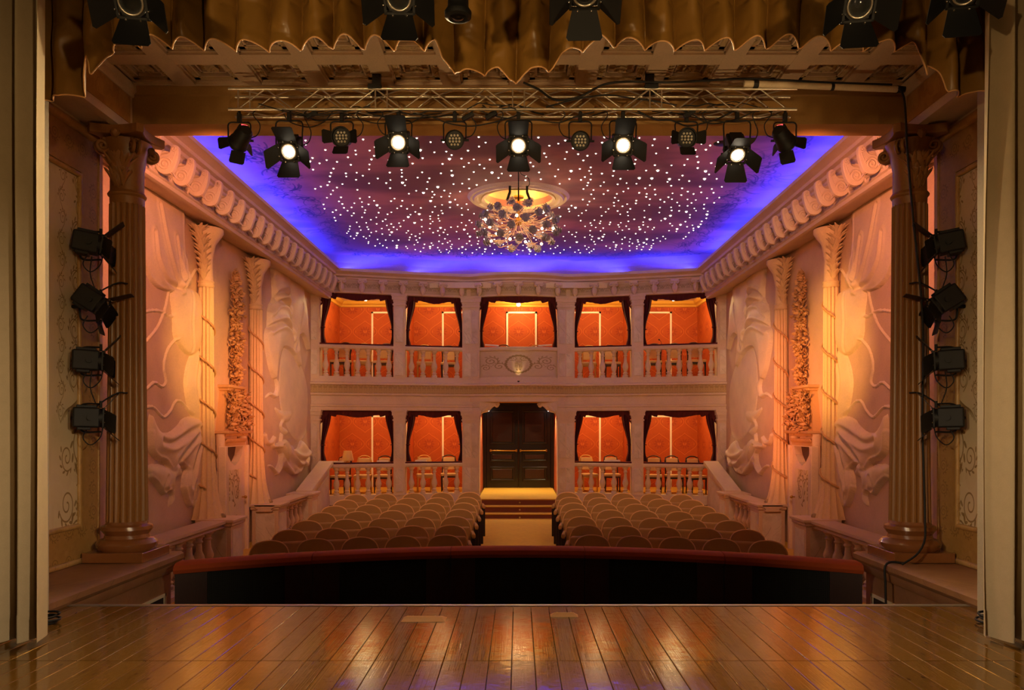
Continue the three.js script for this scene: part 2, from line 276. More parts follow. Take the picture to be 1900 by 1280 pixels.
// ---------------------------------------------------------------- materials
const std = (color, roughness, extra = {}) => new THREE.MeshStandardMaterial({ color: new THREE.Color(color), roughness, side: THREE.DoubleSide, ...extra });
const phys = (color, roughness, extra = {}) => new THREE.MeshPhysicalMaterial({ color: new THREE.Color(color), roughness, side: THREE.DoubleSide, ...extra });
const glow = (c, k, name) => { const m = std('#ffffff', 0.5, { emissive: c.clone(), emissiveIntensity: k }); m.name = name; return m; };
const M = {
  plaster: std('#d9bfa2', 0.72, { map: TX.grain, bumpMap: TX.grainBump, bumpScale: 0.0012 }),
  wallPlaster: std('#cdaa8c', 0.75, { map: TX.grain, bumpMap: TX.grainBump, bumpScale: 0.0016 }),
  relief: std('#dfc3a2', 0.6, { map: TX.grain, bumpMap: TX.grainBump, bumpScale: 0.002 }),
  cream: std('#e2cdaa', 0.65, { map: TX.grain }),
  ledge: std('#b08a68', 0.5, { map: TX.marble }),
  pierPaint: std('#b5a68c', 0.7, { map: TX.grain }),
  stone: std('#d3b08e', 0.6, { map: TX.grain, bumpMap: TX.grainBump, bumpScale: 0.0012 }),
  hatchWood: std('#b9793a', 0.65, { map: TX.grain }),
  beamPaint: std('#a37a40', 0.65, { map: TX.grain }),
  stucco: std('#cdb187', 0.6, { map: TX.grain, bumpMap: TX.ornament, bumpScale: 0.012 }),
  marble: std('#ffffff', 0.42, { map: TX.marble }),
  ochre: std('#ffffff', 0.4, { map: TX.ochreMarble }),
  columnStone: phys('#97652f', 0.42, { map: TX.grain, clearcoat: 0.25, clearcoatRoughness: 0.3 }),
  columnBase: phys('#8a552c', 0.24, { map: TX.grain, clearcoat: 0.6, clearcoatRoughness: 0.18 }),
  travertine: std('#dfbd8c', 0.6, { map: TX.grain, bumpMap: TX.grainBump, bumpScale: 0.004 }),
  foliageStone: std('#c99a66', 0.6, { map: TX.grain }),
  planks: ['#a39a90', '#9b9288', '#a8a096', '#968e84'].map((c) => phys(c, 0.105, { map: TX.plank, bumpMap: TX.plankBump, bumpScale: 0.0014, roughnessMap: TX.plankRough, ior: 1.62 })),
  lip: std('#a39a8c', 0.4, { metalness: 0.7 }),
  darkWood: phys('#b58f66', 0.38, { map: TX.darkWood, clearcoat: 0.35, clearcoatRoughness: 0.3 }),
  panelWood: phys('#b98a58', 0.42, { map: TX.darkWood, clearcoat: 0.2, clearcoatRoughness: 0.3 }),
  doorWood: phys('#54463a', 0.34, { map: TX.darkWood, clearcoat: 0.4, clearcoatRoughness: 0.25 }),
  doorPanel: phys('#a87d4c', 0.36, { map: TX.darkWood, clearcoat: 0.4, clearcoatRoughness: 0.25 }),
  mesh: std('#12150f', 0.8, { map: TX.mesh }),
  redVelvet: phys('#b0480c', 0.85, { map: TX.cloth, sheen: 1, sheenColor: C(0.7, 0.2, 0.04), sheenRoughness: 0.4 }),
  boxVelvet: phys('#521010', 0.9, { map: TX.cloth, sheen: 0.4, sheenColor: C(0.4, 0.06, 0.04), sheenRoughness: 0.5 }),
  seatVelvet: phys('#bd9254', 0.9, { map: TX.cloth, sheen: 0.8, sheenColor: C(0.5, 0.34, 0.14), sheenRoughness: 0.45 }),
  seatPiping: std('#f0c07c', 0.5),
  seatWood: std('#5c3a1c', 0.5, { map: TX.darkWood }),
  satin: phys('#946a2c', 0.38, { map: TX.cloth, bumpMap: TX.satin, bumpScale: 0.05, sheen: 0.6, sheenColor: C(0.6, 0.36, 0.1), sheenRoughness: 0.35 }),
  hem: std('#dca468', 0.6),
  legCloth: std('#cbb48d', 0.9, { map: TX.cloth }),
  damask: std('#ffffff', 0.75, { map: TX.damask }),
  white: std('#efe2cf', 0.5),
  goldTrim: std('#d9a441', 0.45),
  carpet: std('#d8a636', 0.95, { map: TX.carpet, bumpMap: TX.carpet, bumpScale: 0.003 }),
  riser: std('#7a3a1e', 0.8, { map: TX.cloth }),
  coveColor: std('#b48a92', 0.8, { map: TX.grain }),
  mural: std('#ffffff', 0.8, { map: TX.mural }),
  grotesque: std('#ffffff', 0.7, { map: TX.grotesque }),
  border: std('#ffffff', 0.65, { map: TX.border }), borderV: std('#ffffff', 0.65, { map: turned(TX.border) }),
  foliage: std('#ffffff', 0.65, { map: TX.foliage }), frieze: std('#ffffff', 0.6, { map: TX.frieze, bumpMap: TX.frieze, bumpScale: 0.01 }), crest: std('#ffffff', 0.6, { map: TX.crest }),
  black: std('#080707', 0.6), blackSatin: phys('#080707', 0.5), blackPaint: std('#0b0a0a', 0.9), cable: std('#0a0909', 0.6),
  steel: std('#cfc5b4', 0.3, { metalness: 0.85 }), brass: std('#c79a4a', 0.28, { metalness: 0.95 }), chrome: std('#d8d4cc', 0.15, { metalness: 1 }),
  flower: std('#857d8c', 0.55, { metalness: 0.2 }), wire: std('#e6c09a', 0.35, { metalness: 0.4 }),
  glass: phys('#ffffff', 0.08, { transmission: 1, thickness: 0.02, ior: 1.45 }),
  ledLens: phys('#d2cab8', 0.25, { clearcoat: 1 }),
  chairWood: std('#3a1d0e', 0.45), chairGold: std('#c99545', 0.5), chairSeat: std('#d8b37c', 0.8, { map: TX.cloth }), chairBlack: std('#15110f', 0.5),
  lampShade: phys('#f0c97c', 0.9, { transmission: 0.4 }),
  paper: std('#f0dfc0', 0.7),
};
M.lens = glow(LC.tungsten.clone().lerp(C(1, 0.9, 0.75), 0.6), 6, 'lit lens');
M.bulb = glow(C(1, 0.72, 0.38), 14, 'lit bulb'); M.boxBulb = glow(C(1, 0.8, 0.5), 16, 'lit lamp'); M.doorBulb = glow(C(0.9, 0.95, 1), 14, 'lit lamp');
M.star = glow(C(1, 0.95, 0.72), 5, 'star light'); M.blueStrip = glow(LC.blue, 1.2, 'blue light strip'); M.display = glow(C(1, 0.02, 0.06), 3, 'red display');
M.spotLens = ['amber', 'rose', 'red', 'white'].reduce((a, k) => ({ ...a, [k]: glow(LC[k], 0.5, 'lit lens') }), {});
M.unseenLens = glow(LC.stage, 2, 'lit lens');  // lens shared by the lamps out of view

// ---------------------------------------------------------------- the auditorium: plan and shell
const XW = 5.2, CEIL = 5.8, LIP = 5.44, BACK = 22.6;
function planD(x) { const a = Math.abs(x); return a < 1.25 ? 20.3 + 0.35 * (a / 1.25) ** 2 : 20.65 - 1.05 * ((a - 1.25) / 3.95) ** 1.15; }   // distance of the box fronts
function fac(g) {                                                 // bends a shape drawn on a flat front (z = how far it stands out) along the plan
  g = bare(g.clone()); const p = g.attributes.position;
  for (let i = 0; i < p.count; i++) p.setZ(i, p.getZ(i) - planD(p.getX(i)));
  g.computeVertexNormals();
  return toCreasedNormals(g, 0.45);
}
const fslab = (x0, x1, y0, y1, z0, z1) => fac(box(x0, x1, y0, y1, z0, z1, Math.max(1, Math.ceil((x1 - x0) / 0.2))));
const fmould = (poly, x0, x1) => fac(prism(poly, x0, x1, Math.max(1, Math.ceil((x1 - x0) / 0.2)), 'x', 0));
const floorY = (d) => -0.86 + 0.0233 * (d - 10.68);

{ // floor, sloping gently up towards the boxes, and the pit in front of it
  const g = bare(box(-5.4, 5.4, -1, -0.9, -22.9, -9.6)), p = g.attributes.position;
  for (let i = 0; i < p.count; i++) if (p.getY(i) > -0.95) p.setY(i, floorY(-p.getZ(i)));
  g.computeVertexNormals();
  struct('floor', g, M.carpet);
  struct('floor_pit', box(-5.4, 5.4, -1.0, -0.93, -9.6, -6.2), M.blackPaint);
}
const side = (s) => (s < 0 ? 'left' : 'right');
const walls = {};
for (const S of [-1, 1]) walls[S] = struct(`wall_${side(S)}`, [box(-5.4, -5.2, -1, 6, -22.9, -8.36), box(-5.4, -4.5, -1, 6, -8.46, -8.36)], M.wallPlaster, false, S);

{ // ceiling with the round opening of the dome
  const s = new THREE.Shape([[-5.4, 8.4], [5.4, 8.4], [5.4, 21.2], [-5.4, 21.2]].map((p) => new THREE.Vector2(...p)));
  const hole = new THREE.Path(); hole.absarc(0, 14.7, 0.64, 0, 2 * PI, true); s.holes.push(hole);
  const g = bare(new THREE.ExtrudeGeometry(s, { depth: 0.12, bevelEnabled: false, curveSegments: 48 }).rotateX(-PI / 2).translate(0, CEIL, 0));
  const p = g.attributes.position, uv = new Float32Array(p.count * 2);
  for (let i = 0; i < p.count; i++) { uv[i * 2] = (p.getX(i) + 5.2) / 10.4; uv[i * 2 + 1] = (-p.getZ(i) - 8.6) / 12.3; }
  g.setAttribute('uv', new THREE.BufferAttribute(uv, 2));
  const ceiling = struct('ceiling', g, M.mural, true);
  const c = [0, 0, -14.7];
  obj('dome_ring', [lathe([[0.64, 0.0], [0.64, -0.05], [0.69, -0.06], [0.7, -0.03], [0.76, -0.035], [0.78, -0.07], [0.84, -0.075], [0.86, -0.04], [0.91, -0.045], [0.93, -0.02], [0.96, 0.0]], 64).translate(0, CEIL, -14.7)], M.cream, ceiling);
  obj('dome', [new THREE.SphereGeometry(0.66, 40, 16, 0, 2 * PI, 0, PI / 2).scale(1, 0.62, 1).translate(0, CEIL + 0.1, -14.7)], M.cream, ceiling);
  // the dome's light ring, hidden above its rim
  obj('dome_light', [new THREE.TorusGeometry(0.7, 0.012, 6, 40).rotateX(PI / 2).translate(0, CEIL + 0.14, -14.7)], glow(LC.dome, 1.5, 'light ring'), ceiling);
  for (let k = 0; k < 4; k++) { const a = k * PI / 2 + 0.4; bulbLight('dome_lamp', LC.dome, LI.dome, [0.5 * Math.cos(a), CEIL + 0.16, -14.7 + 0.5 * Math.sin(a)], 1.5); }
  // stars: small glass fibre ends in the painted sky
  const dot = new THREE.SphereGeometry(1, 8, 4, 0, 2 * PI, 0, PI / 2).rotateX(PI), pts = [];
  for (let tries = 0; pts.length < 900 && tries < 40000; tries++) {
    const d = rr(9.3, 19.6), x = rr(-3.9, 3.9), lim = 3.05 + 0.85 * smoothstep(d, 10, 16) - 0.8 * smoothstep(d, 17.5, 19.6);
    if (Math.abs(x) > lim || Math.hypot(x, d - 14.7) < 1.02 || d > 19.6 - 0.05 * x * x) continue;
    if (pts.every((q) => Math.hypot(q[0] - x, q[1] - d) > 0.155)) pts.push([x, d, rnd() < 0.06 ? 0.024 : rr(0.012, 0.016)]);
  }
  pts.sort((a, b) => b[2] / b[1] - a[2] / a[1]);
  pts.forEach(([x, d, r], i) => { if (i < 300) { const m = put('star', dot, M.star, ceiling, [x, CEIL, -d]); m.scale.setScalar(r); } });
  tag(obj('starfield', pts.slice(300).map(([x, d, r]) => dot.clone().scale(r, r, r).translate(x, CEIL, -d)), M.star, ceiling), null, null, null, 'stuff');
  for (const x of [-3.45, 3.1]) obj('vent', [lathe([[0, -0.012], [0.1, -0.012], [0.13, 0]], 20).translate(x, CEIL, -11.9)], M.black, ceiling);
}

// ---------------------------------------------------------------- cornice, brackets, hidden blue light
function bracketParts() {                                         // a console: big volute below, sweeping up to a small one at its front; the wall is at x = 0
  const s = new THREE.Shape(), cx = 0.125, cy = -0.03, r = 0.118;
  s.absarc(cx, cy, r, 1.5, 5.98, false); s.bezierCurveTo(0.262, 0.0, 0.287, 0.07, 0.287, 0.15);
  s.absarc(0.245, 0.17, 0.042, -0.3, 2.6, false); s.bezierCurveTo(0.205, 0.13, 0.18, 0.095, cx + 0.01, cy + r);
  const list = [extrude(s, 0.06, 0.012, 2).translate(0, 0, -0.03)];
  for (const f of [-1, 1]) list.push(spiral(0.088, 2, 36, 0.0115, cx, cy, f * 0.043, 1, 0.3), spiral(0.036, 1.5, 18, 0.009, 0.245, 0.168, f * 0.043, -1, -0.5), tube([[0.2, -0.03, f * 0.04], [0.225, 0.03, f * 0.04], [0.25, 0.09, f * 0.04], [0.262, 0.13, f * 0.04]], 0.007, 14, 5));
  for (let k = 0; k < 4; k++) list.push(T(leaf(0.045, 0.15 + 0.02 * k, 0.014, 0.05), 0.01, 0.02 + k * 0.02, 0, 0, PI / 2, -0.1 - k * 0.35), T(leaf(0.04, 0.12, 0.012, 0.04), 0.03 + k * 0.05, -0.12, 0, 0, PI / 2, -1.2 - k * 0.3));
  return merged(list);
}
const bracketGeo = bracketParts(), bracketMirror = mirror(bracketGeo), bracketFront = (() => {
  const g = [leaf(0.055, 0.27, 0.055, 0.0, 8).rotateZ(PI).translate(0, 0.16, 0.05), rbox(0.15, 0.05, 0.14, 0.012, 0, 0.18, 0.06), rbox(0.03, 0.2, 0.03, 0.01, 0, 0.05, 0.1)].map((q) => q);
  for (const f of [-1, 1]) g.push(spiral(0.042, 1.6, 20, 0.013, f * 0.045, 0.135, 0.115, -f, f > 0 ? PI : 0), cyl(0.04, 0.04, 0.1, 12).rotateX(PI / 2).translate(f * 0.045, 0.135, 0.06));
  return merged(g.map((q) => q.scale(1.4, 1.1, 1.3)));
})();
for (const S of [-1, 1]) {
  const prof = [[-5.2, LIP], [-5.2, 4.80], [-4.80, 4.70], [-4.735, 4.715], [-4.735, 4.77], [-4.71, 4.785], [-4.71, 5.24], [-4.67, 5.255], [-4.655, 5.30], [-4.59, 5.315], [-4.575, 5.36], [-4.52, 5.385], [-4.45, 5.40], [-4.45, 5.46], [-4.50, LIP]];
  const c = struct(`trim_cornice_${side(S)}`, [prism(prof, -19.72, -8.6, 1, 'z')], M.plaster, false, S);
  const foliage = obj('painted_frieze', [box(-4.72, -4.706, 4.83, 5.2, -19.6, -8.8)], M.foliage, c, false, S);
  for (let k = 0; k < 21; k++) put('bracket', S < 0 ? bracketGeo : bracketMirror, M.plaster, c, [S * 4.715, 4.93, -(9.21 + 0.49 * k)]);
  const beads = []; for (let k = 0; k < 60; k++) beads.push(T(leaf(0.03, 0.07, 0.02, 0.02, 5), -4.715, 4.80, -(9 + k * 0.178), 0, PI / 2, 0));
  obj('leaf_moulding', beads, M.plaster, c, false, S);
  struct(`light_strip_${side(S)}`, [box(-4.86, -4.82, LIP + 0.005, LIP + 0.03, -19.2, -9.0)], M.blueStrip, false, S);
  rectLight('cove_light', LC.blue, LI.blue, 10.4, 0.06, [S * 4.80, LIP + 0.05, -14.1], [S * 4.55, LIP + 1, -14.1]);
}
const cornice = struct('trim_cornice_back', [fmould([[-0.2, 4.88], [0, 4.88], [0.012, 4.9], [0.012, 5.22], [0.05, 5.235], [0.06, 5.27], [0.13, 5.285], [0.145, 5.33], [0.22, 5.355], [0.3, 5.38], [0.3, 5.45], [0.24, LIP], [-0.2, LIP]], -5.2, 5.2)], M.plaster);
obj('painted_frieze', [fslab(-5.1, 5.1, 4.93, 5.2, 0.0, 0.017)], M.foliage, cornice);
for (let k = -9; k <= 9; k++) { const x = k * 0.5, a = Math.atan((planD(x + 0.05) - planD(x - 0.05)) / 0.1); put('bracket', bracketFront, M.plaster, cornice, [x, 5.0, -planD(x) + 0.012], a); }
struct('wall_cove', [fmould([[-0.3, LIP], [-0.16, LIP], [-0.15, 5.55], [-0.1, 5.66], [0.0, 5.74], [0.12, 5.785], [0.25, 5.81], [-0.3, 5.81]], -5.2, 5.2), box(-5.4, 5.4, 5.3, 6, -22.9, -21.1)], M.coveColor);
for (const [a, b] of [[-4.8, -3], [-3, -1.25], [-1.25, 0], [0, 1.25], [1.25, 3], [3, 4.8]]) {
  const m = (a + b) / 2, A = V3(a, 0, -planD(a)), B = V3(b, 0, -planD(b));
  struct('light_strip_back', [fslab(a, b, LIP + 0.005, LIP + 0.03, -0.06, -0.02)], M.blueStrip);
  rectLight('cove_light', LC.blue, LI.blue, A.distanceTo(B), 0.06, [m, LIP + 0.05, -planD(m) + 0.02], [m, LIP + 1, -planD(m) + 0.3]);
}

// ---------------------------------------------------------------- the back wall with two tiers of boxes
const PIERS = [[-5.24, -5.0], [-3.22, -2.93], [-1.48, -1.02], [1.02, 1.48], [2.93, 3.22], [5.0, 5.24]];
const BAYS = [[-5.0, -3.22], [-2.93, -1.48], [1.48, 2.93], [3.22, 5.0]];
const back = struct('wall_back', [
  fslab(-5.24, 5.24, 2.13, 2.76, -0.3, 0), fslab(-5.24, -1.02, 1.89, 2.14, -0.3, 0), fslab(1.02, 5.24, 1.89, 2.14, -0.3, 0),
  fslab(-5.24, -1.02, -0.9, -0.27, -0.3, 0.02), fslab(1.02, 5.24, -0.9, -0.27, -0.3, 0.02),
  fmould([[-0.02, 2.44], [0.02, 2.27], [0.05, 2.29], [0.05, 2.32], [0.03, 2.33], [0.03, 2.52], [0.11, 2.55], [0.11, 2.59], [0.05, 2.62], [0.03, 2.76], [-0.02, 2.76]], -5.2, 5.2),
  fmould([[-0.02, 1.9], [0.03, 1.9], [0.03, 1.98], [0.05, 2.0], [0.05, 2.04], [-0.02, 2.06]], -5.2, -1.02), fmould([[-0.02, 1.9], [0.03, 1.9], [0.03, 1.98], [0.05, 2.0], [0.05, 2.04], [-0.02, 2.06]], 1.02, 5.2),
], M.plaster);
obj('lintel_painted_light', [fslab(-0.6, 0.6, 2.105, 2.135, -0.28, -0.2)], M.goldTrim, back);  // gold colour stands in for light on the underside of the slab
obj('carved_frieze', [fslab(-5.2, 5.2, 2.34, 2.51, 0.02, 0.042)], M.frieze, back);
{ const b = []; for (let k = -69; k <= 69; k++) { const x = k * 0.075; b.push(T(leaf(0.026, 0.05, 0.018, 0.012, 5), x, 2.505, -planD(x) + 0.045)); } obj('leaf_moulding', b, M.stucco, back); }
obj('wainscot', [fslab(-5.2, -1.05, -0.95, -0.5, 0.0, 0.035), fslab(1.05, 5.2, -0.95, -0.5, 0.0, 0.035)], M.panelWood, back);
for (const [a, b] of PIERS) for (const [y0, y1] of [[-0.3, 1.92], [2.7, 4.9]]) {   // each pilaster: shaft, capital, plinth, marble inlays
  const w = b - a, p = obj('pilaster', [fslab(a, b, y0, y1, -0.28, 0.05)], M.plaster, back), split = y0 + 0.86, m = Math.min(0.05, w * 0.2);
  obj('marble_inlay', w > 0.4 ? [fslab(a + m, (a + b) / 2 - 0.015, split + 0.1, y1 - 0.36, 0.03, 0.072), fslab((a + b) / 2 + 0.015, b - m, split + 0.1, y1 - 0.36, 0.03, 0.072)] : [fslab(a + m, b - m, split + 0.1, y1 - 0.36, 0.03, 0.072)], M.marble, p);
  obj('plinth_inlay', [fslab(a + m, b - m, y0 + 0.1, split - 0.16, 0.03, 0.072)], M.marble, p);
  obj('capital', [[0.02, y1 - 0.29, y1 - 0.25], [0.012, y1 - 0.2, y1 - 0.15], [0.035, y1 - 0.15, y1 - 0.06], [0.05, y1 - 0.06, y1 - 0.01]].map(([o, p0, p1]) => fslab(a - o, b + o, p0, p1, -0.28, 0.05 + o)), M.plaster, p);
}
const balusterProfile = (h, r) => [[r * 0.95, 0], [r * 0.95, h * 0.07], [r * 0.6, h * 0.1], [r * 0.85, h * 0.15], [r * 0.5, h * 0.2], [r * 0.8, h * 0.3], [r, h * 0.38], [r * 0.9, h * 0.46], [r * 0.55, h * 0.58], [r * 0.45, h * 0.76], [r * 0.72, h * 0.8], [r * 0.5, h * 0.84], [r * 0.62, h * 0.9], [r * 0.95, h * 0.93], [r * 0.95, h]];
const baluster = merged([lathe(balusterProfile(0.71, 0.078), 14)]);
const TIER = [['lower', -0.27, 1.89], ['upper', 2.76, 4.88]];
for (const [tier, y0, y1] of TIER) for (const [i, [a, b]] of BAYS.entries()) {
  const c = obj('balustrade', [fmould([[-0.16, y0 + 0.7], [0.04, y0 + 0.7], [0.06, y0 + 0.73], [0.06, y0 + 0.78], [0.03, y0 + 0.8], [-0.16, y0 + 0.8]], a, b)], M.plaster, back);
  const n = i % 3 ? 5 : 7;
  for (let k = 0; k < n; k++) { const x = lerp(a, b, (k + 0.5) / n); put('baluster', baluster, M.plaster, c, [x, y0, -planD(x) - 0.05]); }
  obj('padded_rail', [fmould([[-0.14, y0 + 0.8], [0.02, y0 + 0.8], [0.03, y0 + 0.815], [0.02, y0 + 0.835], [-0.14, y0 + 0.835]], a, b)], M.boxVelvet, c);
}
{ // centre: carved parapet of the middle box, and the scrolled corners of the entrance
  const p = obj('parapet', [fslab(-1.02, 1.02, 2.7, 3.5, -0.16, -0.03), fmould([[-0.16, 3.46], [0.02, 3.46], [0.04, 3.49], [0.04, 3.54], [0.0, 3.56], [-0.16, 3.56]], -1.02, 1.02)], M.plaster, back);
  const g = bare(fslab(-0.98, 0.98, 2.8, 3.4, -0.04, -0.015)), q = g.attributes.position, uv = new Float32Array(q.count * 2);
  for (let i = 0; i < q.count; i++) { uv[i * 2] = q.getX(i) + 1.02; uv[i * 2 + 1] = q.getY(i) - 2.8; }
  g.setAttribute('uv', new THREE.BufferAttribute(uv, 2));
  obj('painted_crest', [g], M.crest, p, true);
  const e = [], z = -20.305;
  for (const s of [-1, 1]) for (const [x, y, r] of [[0.05, 3.12, 0.045], [0.05, 3.02, 0.04], [0.035, 2.94, 0.03]]) e.push(spiral(r, 1.4, 18, 0.011, s * x, y, z, s, s > 0 ? PI : 0));
  e.push(T(leaf(0.03, 0.2, 0.015, 0.02), 0, 2.9, z), new THREE.SphereGeometry(0.025, 10, 8).translate(0, 3.14, z));
  obj('emblem', e, M.stucco, p);
  spot('parapet_light', LC.tungsten, 0.5, [0, 2.68, -20.15], [0, 3.1, -20.33], 0.5, 1, 1);
  for (const s of [-1, 1]) {
    const sh = new THREE.Shape(); sh.moveTo(0, 0); sh.lineTo(0.5, 0); sh.bezierCurveTo(0.53, -0.14, 0.43, -0.17, 0.4, -0.1); sh.bezierCurveTo(0.3, -0.12, 0.27, -0.26, 0.12, -0.27); sh.bezierCurveTo(0.06, -0.28, 0.03, -0.33, 0, -0.34);
    const k = merged([extrude(sh, 0.2, 0.01).translate(-1.02, 2.13, -0.22), spiral(0.06, 1.5, 20, 0.012, -0.555, 2.08, 0, -1), T(leaf(0.05, 0.28, 0.02, 0.05), -0.97, 1.86, -0.01, 0, 0, -0.9)]);
    obj('entrance_bracket', [s < 0 ? k.clone().translate(0, 0, -20.5) : mirror(k).translate(0, 0, -20.5)], M.plaster, back);
  }
  obj('parapet_lamp', [lathe([[0, 0], [0.02, 0.0], [0.035, 0.03]], 10).translate(0, 2.63, -20.15)], M.black, back);
}
// box interiors: floors, ceilings, partitions and papered walls
struct('floor_upper_boxes', [fslab(-5.2, 5.2, 2.56, 2.73, -2.4, -0.29)], M.carpet);
struct('floor_lower_boxes', [fslab(-5.2, -1.02, -0.42, -0.27, -3.0, -0.29), fslab(1.02, 5.2, -0.42, -0.27, -3.0, -0.29)], M.carpet);
struct('ceiling_upper_boxes', [box(-5.3, 5.3, 5.1, 5.25, -22.9, -20.4), fslab(-5.2, 5.2, 5.1, 5.25, -1, -0.2)], M.cream);
struct('ceiling_lower_boxes', [fslab(-5.2, 5.2, 2.4, 2.5, -2.9, -0.29)], M.cream);
struct('wall_rear', [box(-5.4, 5.4, -1, 6, -22.9, -22.62)], M.damask);
for (const s of [-1, 1]) {
  struct('wall_partition', [box(-3.13, -3.03, -0.3, 5.2, -22.7, -20.45), box(-1.12, -1.02, -0.3, 5.2, -22.7, -20.8)], M.damask, false, s);
  struct('wall_paper', [box(-5.21, -5.18, -0.3, 5.12, -22.65, -19.95)], M.damask, false, s);
}
for (const [a, b] of [[-5.18, -3.13], [-3.03, -1.12], [-1.02, 1.02], [1.12, 3.03], [3.13, 5.18]]) struct('trim_crown', [prism([[-22.62, 4.93], [-22.58, 4.94], [-22.56, 4.99], [-22.5, 5.02], [-22.46, 5.09], [-22.46, 5.1], [-22.62, 5.1]], a, b)], M.goldTrim);
for (const s of [-1, 1]) struct('trim_crown', [prism([[-5.18, 4.93], [-5.14, 4.94], [-5.12, 4.99], [-5.06, 5.02], [-5.02, 5.09], [-5.02, 5.1], [-5.18, 5.1]], -22.6, -20, 1, 'z')], M.goldTrim, false, s);
// papered doors with white frames at the back of the boxes
const boxNames = ['far left', 'centre-left', 'middle', 'centre-right', 'far right'];
for (const [tier, y0, xs] of [['lower', -0.27, [[0, -4.2, -3.42], [1, -2.16, -1.38], [3, 1.55, 2.33], [4, 3.6, 4.38]]], ['upper', 2.73, [[0, -4.2, -3.42], [1, -2.16, -1.38], [2, -0.3, 0.48], [3, 1.55, 2.33], [4, 3.6, 4.38]]]]) for (const [i, a, b] of xs) {
  const d = struct('door_box', [box(a, b, y0, y0 + 2.02, -22.63, -22.6)], M.damask);
  obj('door_frame', [box(a - 0.05, a, y0, y0 + 2.07, -22.63, -22.58), box(b, b + 0.05, y0, y0 + 2.07, -22.63, -22.58), box(a - 0.05, b + 0.05, y0 + 2.02, y0 + 2.07, -22.63, -22.58)], M.white, d);
}
// ---------------------------------------------------------------- steps and entrance door
{
  const st = struct('floor_entrance_steps', [box(-0.98, 0.98, -1, -0.281, -22.62, -19.06)], M.carpet);
  [[-19.02, -0.28], [-18.72, -0.425], [-18.4, -0.57]].forEach(([z, y], i) => {
    const w = 0.95 - (i ? 0.05 : 0);
    obj('tread', [rbox(2 * w, 0.03, 0.36, 0.012, 0, y - 0.012, z - 0.16)], M.carpet, st);
    obj('riser', [box(-w, w, y - 0.16, y - 0.025, z - 0.3, z)], M.riser, st);
    obj('step_light', [cyl(0.022, 0.022, 0.012, 12).rotateX(PI / 2).translate(0.03, y - 0.085, z + 0.004)], M.chrome, st);
  });
  const d = struct('door_entrance', [box(-1.02, -0.93, -0.28, 2.2, -22.6, -22.44), box(0.93, 1.02, -0.28, 2.2, -22.6, -22.44), box(-0.93, 0.93, 2.1, 2.24, -22.6, -22.44)], M.doorWood);
  for (const s of [-1, 1]) {
    const x0 = s < 0 ? -0.925 : 0.005, x1 = s < 0 ? -0.005 : 0.925;
    const l = obj('door_leaf', [rbox(0.92, 2.37, 0.06, 0.008, (x0 + x1) / 2, 0.91, -22.52)], M.doorWood, d);
    for (const [y0, y1] of [[1.0, 1.92], [0.5, 0.72], [-0.06, 0.3]]) {
      const m = (x0 + x1) / 2, w = 0.33;
      obj('door_panel', [rbox(2 * w - 0.1, y1 - y0 - 0.08, 0.04, 0.012, m, (y0 + y1) / 2, -22.485)], M.doorPanel, l);
      obj('panel_moulding', [rbox(2 * w + 0.05, 0.05, 0.05, 0.015, m, y0, -22.48), rbox(2 * w + 0.05, 0.05, 0.05, 0.015, m, y1, -22.48), rbox(0.05, y1 - y0, 0.05, 0.015, m - w, (y0 + y1) / 2, -22.48), rbox(0.05, y1 - y0, 0.05, 0.015, m + w, (y0 + y1) / 2, -22.48)], M.doorWood, l);
    }
    obj('push_bar', [rod([s * 0.06, 0.79, -22.4], [s * 0.8, 0.79, -22.4], 0.018), rbox(0.05, 0.07, 0.1, 0.01, s * 0.06, 0.79, -22.44), rbox(0.05, 0.07, 0.1, 0.01, s * 0.8, 0.79, -22.44)], M.brass, l);
  }
  obj('centre_post', [rod([0, -0.25, -22.47], [0, 2.08, -22.47], 0.018)], M.doorWood, d);
  for (const s of [-1, 1]) {
    const w = thing('wall_lamp', `small curved-arm spotlight ${s < 0 ? 'left' : 'right'} of the dark double door`, 'lamp', [s * 0.98, 1.95, -21.6]);
    obj('arm', [tube([[0, 0, 0], [-s * 0.02, 0.09, 0.02], [-s * 0.1, 0.11, 0.05], [-s * 0.15, 0.05, 0.06]], 0.012, 16)], M.brass, w);
    obj('shade', [lathe([[0.02, 0.05], [0.035, 0.02], [0.045, -0.02]], 14).translate(-s * 0.15, 0.0, 0.06)], M.brass, w);
    const b = [-s * 0.15, -0.02, 0.06];
    obj('bulb', [new THREE.SphereGeometry(0.032, 12, 8).translate(...b)], M.doorBulb, w);
    spot('door_lamp', LC.door, LI.door, [b[0], b[1] - 0.035, b[2]], [b[0] - s * 0.12, b[1] - 1, b[2] + 0.25], 1.15, 1, 1.5, w);
  }
}

